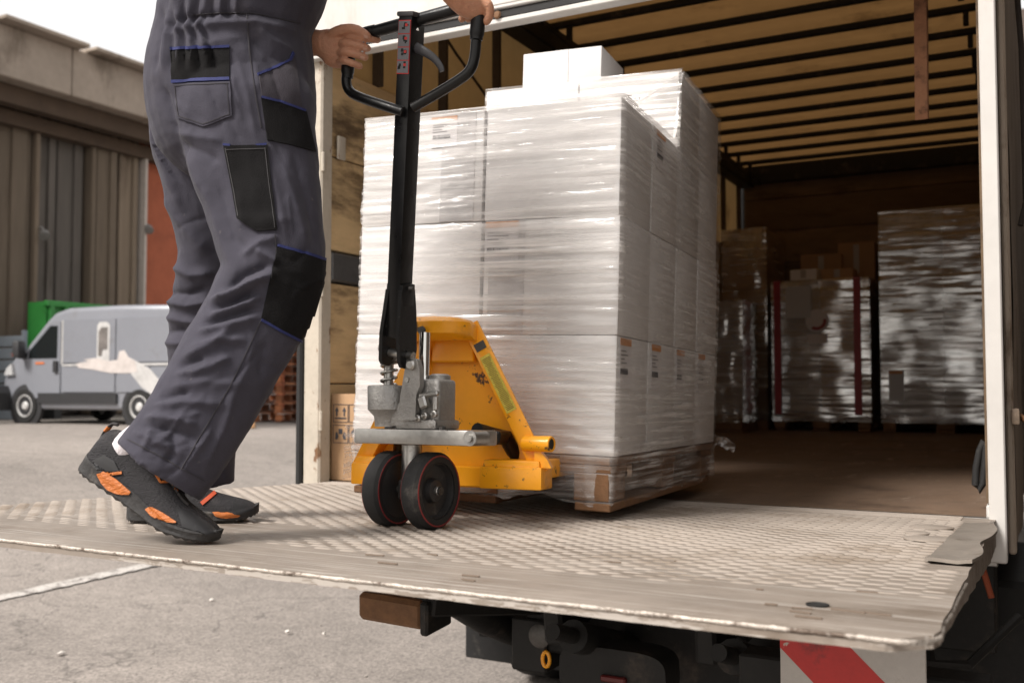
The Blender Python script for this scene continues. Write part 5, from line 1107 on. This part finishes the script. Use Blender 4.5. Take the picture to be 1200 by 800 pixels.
def hit(bv, px, py, Zg=2.2):
    r = ray(px, py).normalized(); loc, nrm, _, _ = bv.ray_cast(CAM, r)
    if loc is None or (loc - at(px, py, Zg)).length > .5:
        loc, nrm, _, _ = bv.find_nearest(at(px, py, Zg))
    if nrm.dot(r) > 0: nrm = -nrm
    return loc, nrm
def pline(P, t):
    P = np.array(P, float); s = np.r_[0, np.cumsum(np.linalg.norm(np.diff(P, axis=0), axis=1))]; x = t * s[-1]; return np.interp(x, s, P[:, 0]), np.interp(x, s, P[:, 1])
def patch(name, top, bot, mat, off=.0035, nu=26, nv=22, bv=None, Zg=2.2, parent=None):
    bv = bv or bvh; m = MB(); G = []; Nn = []
    for i in range(nu + 1):
        a, b = pline(top, i / nu), pline(bot, i / nu)
        for j in range(nv + 1):
            t = j / nv; l, nn = hit(bv, a[0] + (b[0] - a[0]) * t, a[1] + (b[1] - a[1]) * t, Zg); G.append(l); Nn.append(nn)
    W = nv + 1; idx = lambda i, j: i * W + j
    outer = [G[k] + Nn[k] * off for k in range(len(G))]; m.v = [tuple(v) for v in outer]
    m.f = [(idx(i, j), idx(i + 1, j), idx(i + 1, j + 1), idx(i, j + 1)) for i in range(nu) for j in range(nv)]
    rim = [idx(i, 0) for i in range(nu + 1)] + [idx(nu, j) for j in range(1, nv + 1)] + [idx(i, nv) for i in range(nu - 1, -1, -1)] + [idx(0, j) for j in range(nv - 1, 0, -1)]
    o = len(m.v); m.v += [tuple(G[k] - Nn[k] * .003) for k in rim]; R_ = len(rim); m.f += [(rim[k], rim[(k + 1) % R_], o + (k + 1) % R_, o + k) for k in range(R_)]; m.m = [0] * len(m.f)
    return m.build(name, mat, parent or coverall, 60, True)
def strip(name, P, wd, mat, off=.005, n=24, bv=None, Zg=2.2, parent=None):
    P = np.array(P, float); d = P[-1] - P[0]; nrm = np.array([-d[1], d[0]]) / np.linalg.norm(d) * wd / 2
    return patch(name, P - nrm, P + nrm, mat, off, n, 2, bv, Zg, parent)
patch('back_pocket', [(199, 59), (269, 56)], [(202, 95), (269, 93)], black_cloth); strip('blue_piping', [(199, 58), (235, 56), (269, 55)], 3.2, blue_tape); strip('blue_piping', [(202, 96), (235, 94.5), (269, 93.5)], 3.4, blue_tape)
patch('lower_back_pocket', [(203, 99), (270, 96.5)], [(209, 138), (239, 149), (272, 136)], cloth, .004)
patch('thigh_pocket', [(262.5, 171), (313, 170.5)], [(279, 256), (301, 271), (325, 269.5)], black_cloth, .005); strip('blue_piping', [(262, 169.5), (270, 170.5)], 2.6, blue_tape); strip('blue_piping', [(300, 170.5), (312, 169.5)], 2.6, blue_tape)
patch('front_pocket', [(303, 88), (345, 66)], [(307, 115), (354, 129)], cloth_d, .003); strip('blue_piping', [(302, 88), (325, 79), (340, 70), (343, 62)], 3.0, blue_tape)
patch('hip_panel', [(306, 115), (330, 121), (358, 131)], [(313, 164.5), (340, 170), (369, 178)], black_cloth, .004); strip('blue_piping', [(306, 114), (330, 120), (357, 130)], 2.6, blue_tape)
patch('knee_patch', [(325, 289), (352, 296), (386, 306)], [(306, 373), (328, 386), (358, 401)], black_cloth, .004, 30, 34); 
patch('knee_patch', [(327, 289), (352, 296), (381, 305)], [(324, 330), (350, 338), (382, 340)], black_cloth, .0045, 26, 20)
strip('blue_piping', [(325, 287.5), (352, 295), (380, 304)], 3, blue_tape); strip('blue_piping', [(306, 374.5), (328, 387), (357, 402)], 3, blue_tape)
seam = pm('seam_thread', (.035, .032, .038), .9)
strip('side_seam', [(289, 16), (292, 60), (299, 110), (306, 150)], 1.3, seam, .0022); strip('side_seam', [(322, 276), (324, 300), (323, 328), (310, 366), (290, 410), (268, 455), (238, 505), (212, 550)], 1.2, seam, .0022, 50)
strip('hem_stitch', [(149, 514), (180, 530), (210, 547), (239, 563)], 1.2, seam, .0022, 30); strip('yoke_seam', [(225, 18), (260, 15), (300, 16), (352, 28)], 1.3, seam, .0025, 30)
for P in ([(205, 101), (268, 99)], [(206, 102), (211, 136)], [(211, 136), (239, 146)], [(239, 146), (270, 134)], [(266, 99), (269, 133)]): strip('pocket_stitch', P, .9, seam, .0052, 14)
for P in ([(265, 174), (281, 254)], [(310, 174), (322, 267)], [(266, 176), (311, 175)]): strip('pocket_stitch', P, .9, pm('pale_stitch', (.05, .048, .05), .9), .0062, 20)

# ---- skin: head, neck, arms, hands as one surface
sk = MB()
def lim(L_, n=18): sk.loft(ring_set(densify(L_, 3), n, 2.1))
def fing(P, r0, r1): 
    pts = smooth_path([at(*p) for p in P], 6); sk.tube(pts, [r0 + (r1 - r0) * k / (len(pts) - 1) for k in range(len(pts))], 12)
    for kk in (.36, .68):
        q = pts[int(kk * (len(pts) - 1))]; rr = (r0 + (r1 - r0) * kk) * 1.07; sk.lathe([(rr * math.cos(a), rr * math.sin(a)) for a in [-1.5, -1, -.5, 0, .5, 1, 1.5]], q, (0, 0, 1), 10)
    sk.lathe([(r1 * .9 * math.cos(a), r1 * .9 * math.sin(a)) for a in [0, .5, 1, 1.5]], pts[-1], (pts[-1] - pts[-2]), 10)
lim([(335, -120, 2.40, 26, .05), (325, -60, 2.47, 24, .048), (308, 15, 2.49, 23, .045), (318, 40, 2.455, 22, .043), (345, 48, 2.385, 19, .038), (366, 50, 2.352, 15.5, .030), (380, 51, 2.342, 14.5, .027)])
lim([(374, 51, 2.345, 15, .027), (384, 53, 2.340, 19, .022), (393, 57, 2.338, 22, .019), (401, 59, 2.334, 21, .016), (405, 59, 2.330, 16, .010)])
fing([(398, 44, 2.336), (408, 42, 2.314), (424, 44, 2.300), (436, 46, 2.306), (443, 47, 2.318)], .0098, .0082)
fing([(397, 53, 2.336), (405, 51, 2.308), (418, 53, 2.298), (431, 57, 2.306)], .0102, .0088)
fing([(397, 63, 2.336), (404, 61, 2.308), (416, 63.5, 2.299), (428, 67.5, 2.307)], .0100, .0086)
fing([(397, 73, 2.338), (403, 71.5, 2.312), (412, 74, 2.303), (422, 78, 2.311)], .0090, .0076)
fing([(383, 45, 2.335), (396, 37, 2.314), (411, 34, 2.298), (422, 37, 2.293), (431, 43, 2.295)], .0138, .0098)
lim([(318, -120, 2.14, 26, .05), (380, -88, 2.06, 24, .048), (436, -66, 2.05, 22, .043), (480, -42, 2.08, 20, .038), (515, -22, 2.13, 16, .031), (530, -12, 2.155, 15, .027)])
lim([(525, -14, 2.155, 15, .027), (537, -7, 2.165, 19, .024), (549, -1, 2.178, 22, .024), (561, 3, 2.186, 21, .022), (571, 6, 2.196, 15, .016)])
for k, (x0, x1) in enumerate(((534, 541), (545, 549), (556, 561), (566, 570))): fing([(x0, -12, 2.19 + .003 * k), (x0 + 2, -6, 2.228), (x1 + 1, 8, 2.236), (x1 + 1, 19, 2.226), (x1, 23, 2.205 - .004 * k)], .0098, .0078)
fing([(560, -4, 2.175), (572, 6, 2.172), (574, 17, 2.180), (570, 26, 2.190)], .0115, .009)
hd = at(352, -252, 2.27); fd_ = (RT * .97 + Vector((FW.x, FW.y, 0)) * .15).normalized(); ld_ = Vector((0, 0, 1)).cross(fd_)
def hp_(f_, l_, z_): return hd + fd_ * f_ + ld_ * l_ + Vector((0, 0, z_))
prof_h = [(-.125, .035, .05, .02), (-.105, .055, .055, .025), (-.07, .075, .066, .012), (-.03, .09, .072, .006), (.01, .096, .076, .0), (.05, .096, .076, -.002), (.085, .083, .068, -.008), (.11, .055, .048, -.012), (.122, .02, .018, -.014)]
sk.loft([[hp_(o + a * math.cos(t), b * math.sin(t), z) for t in [2 * math.pi * k / 28 for k in range(28)]] for z, a, b, o in prof_h])
nb0, nb1 = at(322, -170, 2.27), hp_(-.02, 0, -.07); sk.tube([nb0 - Vector((0, 0, .04)), nb0.lerp(nb1, .5), nb1], [.066, .056, .054], 20)
sk.loft([[hp_(.085 + f_ * .6, l_ * .5, z_) for f_, l_ in ((0, -w_), (d_, -.3 * w_), (d_, .3 * w_), (0, w_))] for z_, w_, d_ in ((.03, .014, .02), (.0, .02, .035), (-.025, .03, .05), (-.035, .026, .02))])
for s_ in (-1, 1): sk.loft([[hp_(-.005 + .022 * r_ * math.cos(t), s_ * (.072 + off_), .0 + .034 * r_ * math.sin(t)) for t in [2 * math.pi * k / 14 for k in range(14)]] for r_, off_ in ((.6, -.005), (1, .006), (1, .012), (.7, .014))])
for z_, w_ in ((-.058, .024), (-.068, .022)): sk.tube([hp_(.076, -w_, z_), hp_(.09, 0, z_), hp_(.076, w_, z_)], [.004, .007, .004], 8)
sm = remesh(sk, .0021, 2); mb = MB(); mb.v = [tuple(v.co) for v in sm.vertices]; mb.f = [tuple(p.vertices) for p in sm.polygons]; mb.m = [0] * len(mb.f)
skin_o = mb.build('body', skin, person, 180, True); sbv = BVHTree.FromPolygons([Vector(v.co) for v in sm.vertices], mb.f)
for s_ in (-1, 1):
    m = MB(); m.lathe([(.011 * math.cos(a), .011 * math.sin(a)) for a in [-1.5, -1, -.5, 0, .5, 1, 1.5]], hp_(.078, s_ * .031, .015), fd_, 14); ey = m.build('eye', pm('eye_white', (.7, .68, .65), .2), skin_o, 60, True)
    m = MB(); m.lathe([(.005, 0), (.004, .002), (0, .003)], hp_(.078, s_ * .031, .015) + fd_ * .0095, fd_, 12); m.build('iris', pm('iris', (.05, .03, .02), .2), ey, 60, True)
m = MB(); m.loft([[hp_(o - .018 + (a + .012) * math.cos(t) * (.75 if math.cos(t) > 0 and z < .06 else 1), (b + .010) * math.sin(t), z + .01) for t in [2 * math.pi * k / 28 for k in range(28)]] for z, a, b, o in [(-.03, .06, .07, -.035), (.02, .07, .076, -.025)] + prof_h[5:]]); m.build('hair', hair, person, 60, True)
nail = pm('finger_nail', (.52, .30, .22), .3)
for (px, py) in ((429, 43.5), (428, 58), (425, 68)):
    patch('finger_nail', [(px - 2.5, py - 2.3), (px + 2.5, py - 1)], [(px - 2.8, py + 1), (px + 2, py + 2.2)], nail, .0006, 6, 5, sbv, 2.3, skin_o)

# ---- shoes
shoe_up = pm('shoe_knit', (.018, .0165, .019), .75, var=.35, vs=30, st=(1, 1, 3), bump=.6, bs=220, bst=(.35, 1, 2.2), dirt=((.06, .055, .055), 14, .56, .15))
shoe_toe = pm('shoe_overlay', (.018, .0175, .019), .5, var=.25, vs=14, dirt=((.07, .065, .06), 20, .62, .08))
shoe_sole = pm('shoe_sole', (.026, .0245, .0245), .7, var=.3, vs=16, bump=.3, bs=80, dirt=((.10, .09, .08), 12, .55, .15))
orange = pm('shoe_orange', (.48, .135, .022), .5, var=.15, vs=25, bump=.5, bs=90, bst=(1, 1, 2))
sock_m = pm('sock_white', (.62, .58, .60), .9, var=.06, vs=20, bump=.3, bs=200)
def make_shoe(lab, heel, toe, up_hint, bend):
    L0 = (toe - heel).length; X = (toe - heel).normalized(); Yv = up_hint.cross(X).normalized(); Zv = X.cross(Yv).normalized(); xb = .64
    def T(x, y, z):        # x as share of length
        xm = x * Lb
        if bend and x > xb:
            dx = (x - xb) * Lb; k = rad(bend) * min(1, dx / (.12 * Lb)); ddx, zz = dx * math.cos(k) - z * math.sin(k) * .0, z; xm = xb * Lb + dx * math.cos(k) - z * math.sin(k); z = dx * math.sin(k) * .9 + z * math.cos(k)
        return heel + X * xm + Yv * y + Zv * z
    Lb = L0
    st = [(0, .020, .088, .006), (.012, .028, .096, .003), (.04, .034, .106, .0), (.10, .038, .112, -.001), (.20, .039, .112, 0), (.30, .039, .108, .0), (.40, .040, .100, .0), (.50, .043, .090, .0), (.60, .047, .077, 0), (.70, .050, .066, .0), (.80, .049, .058, .002), (.88, .043, .052, .006), (.94, .034, .045, .011), (.98, .022, .036, .016), (1.0, .008, .028, .02)]
    A = densify([(a, b, c, d_, 0) for a, b, c, d_ in st], 3)
    hs = lambda x: .036 - .012 * sstep(.3, .8, x)
    # upper
    m = MB(); rings = []
    for x, w_, zt_, zb2, _ in A:
        z0 = zb2 + hs(x) - .004; r = []; cn = .46 + .3 * sstep(.35, .8, x)
        for k in range(25):
            t = math.pi * k / 24; c_, s_ = math.cos(t), math.sin(t); wtop = w_ * (1 - (1 - cn) * s_ ** 1.3 * .55)
            r.append(T(x, wtop * math.copysign(abs(c_) ** .75, c_), z0 + (zt_ - z0) * s_ ** .8))
        rings.append(r)
    m.loft(rings); upper = m
    # sole
    s = MB(); rings = []
    for i, (x, w_, zt_, zb2, _) in enumerate(A):
        z0 = zb2; z1 = zb2 + hs(x); ww = w_ * 1.06 + .002; nt_ = .0035 if (i % 2) else 0
        rings.append([T(x, -ww * .90, z0 + nt_), T(x, ww * .90, z0 + nt_), T(x, ww * 1.0, z0 + .007), T(x, ww * .97, (z0 + z1) / 2), T(x, ww * 1.02, z1 - .004), T(x, ww * .93, z1), T(x, -ww * .93, z1), T(x, -ww * 1.02, z1 - .004), T(x, -ww * .97, (z0 + z1) / 2), T(x, -ww * 1.0, z0 + .007)])
    s.loft(rings)
    both = MB(); both.add(upper.v, upper.f); both.add(s.v, s.f); bv = BVHTree.FromPolygons([Vector(v) for v in both.v], both.f)
    up_o = upper.build('shoe', shoe_up, person, 50, True, None, lab); s.build('sole', shoe_sole, up_o, 35, True)
    return up_o, bv, T
hl, to_ = at(99, 551, 2.072), None
heelN = at(97, 549, 2.07); L_n = .328; ang = math.radians(33)
dirN = (RT * math.cos(ang) - Vector((0, 0, 1)) * math.sin(ang) - Vector((FW.x, FW.y, 0)) * .08).normalized()
shoeN, bvN, TN = make_shoe('near shoe with raised heel and orange sole inserts', heelN, heelN + dirN * L_n, Vector((0, 0, 1)), 10)
hF, tF = at_plat(149, 612), at_plat(303, 611); shoeF, bvF, TF = make_shoe('far shoe flat on the tail lift', hF + Vector((0, 0, .004)), tF + Vector((0, 0, .004)), Vector((0, 0, 1)), 0)
ZN = 2.03
patch('orange_insert', [(114, 555), (121, 553), (137, 563), (153, 577)], [(119, 566), (126, 574), (138, 579), (152, 579)], orange, .0035, 20, 10, bvN, ZN, shoeN)
patch('orange_insert', [(171, 596), (178, 593.5), (192, 601), (207, 611)], [(177, 603), (186, 608.5), (196, 611.5), (206, 612.5)], orange, .0035, 20, 10, bvN, ZN, shoeN)
strip('orange_streak', [(124, 556), (143, 553.5)], 3.2, orange, .003, 10, bvN, ZN, shoeN)
for P in ([(181, 554), (198, 559)], [(198, 559), (200, 564)], [(200, 564), (188, 565)], [(188, 565), (181, 554)]): strip('eyelet_trim', P, 2.2, orange, .0035, 8, bvN, ZN, shoeN)
patch('toe_cap', [(207, 596), (225, 601), (243, 613), (258, 624)], [(214, 617), (230, 622), (246, 628), (258, 631)], shoe_toe, .0022, 16, 10, bvN, ZN, shoeN)
patch('heel_counter', [(108, 540), (122, 533), (134, 540)], [(113, 550), (125, 552), (140, 552)], shoe_toe, .0022, 16, 10, bvN, ZN, shoeN)
lace = pm('lace', (.03, .026, .026), .8)
for k, P in enumerate(([(173, 541), (183, 550)], [(186, 549), (204, 556)], [(190, 553), (207, 550)], [(200, 561), (216, 569)], [(204, 568), (222, 563)], [(210, 574), (226, 582)], [(206, 557), (209, 562)], [(212, 580), (228, 575)])): strip('shoe_lace', P, 2.6 if k % 2 else 2.0, orange if k in (0, 1, 4, 6) else lace, .005, 8, bvN, ZN, shoeN)
m = MB(); pts = [TN(.0, 0, .07), TN(-.006, 0, .092), TN(.008, 0, .112), TN(.04, 0, .117)]; m.tube(smooth_path(pts, 5), .0035, 8, flat=2.2); m.build('heel_tab', lace, shoeN, 50, True)
m = MB(); m.tube([TN(-.004, 0, .092), TN(.001, 0, .104)], .0042, 8, flat=2.2); m.build('tab_mark', orange, shoeN, 50, True)
ZF = 2.55
patch('orange_insert', [(249, 600.5), (262, 600), (281, 603.5)], [(253, 604.5), (264, 607.5), (279, 606)], orange, .003, 14, 6, bvF, ZF, shoeF); strip('orange_streak', [(236, 590), (252, 577)], 4.5, pm('shoe_red_orange', (.50, .08, .03), .6), .003, 10, bvF, ZF, shoeF)
patch('toe_cap', [(272, 588), (284, 590), (297, 595)], [(272, 602), (285, 604), (299, 604)], shoe_toe, .002, 12, 8, bvF, ZF, shoeF)
# socks / ankles
m = MB(); m.tube([TN(.16, 0, .08), TN(.22, 0, .13), TN(.29, 0, .19)], [.033, .034, .036], 18); m.build('sock', sock_m, person, 60, True)
m = MB(); m.tube([TF(.17, 0, .08), TF(.2, 0, .12), TF(.22, 0, .17)], [.034, .036, .038], 18); m.build('sock', pm('sock_dark', (.03, .03, .032), .9), person, 60, True)
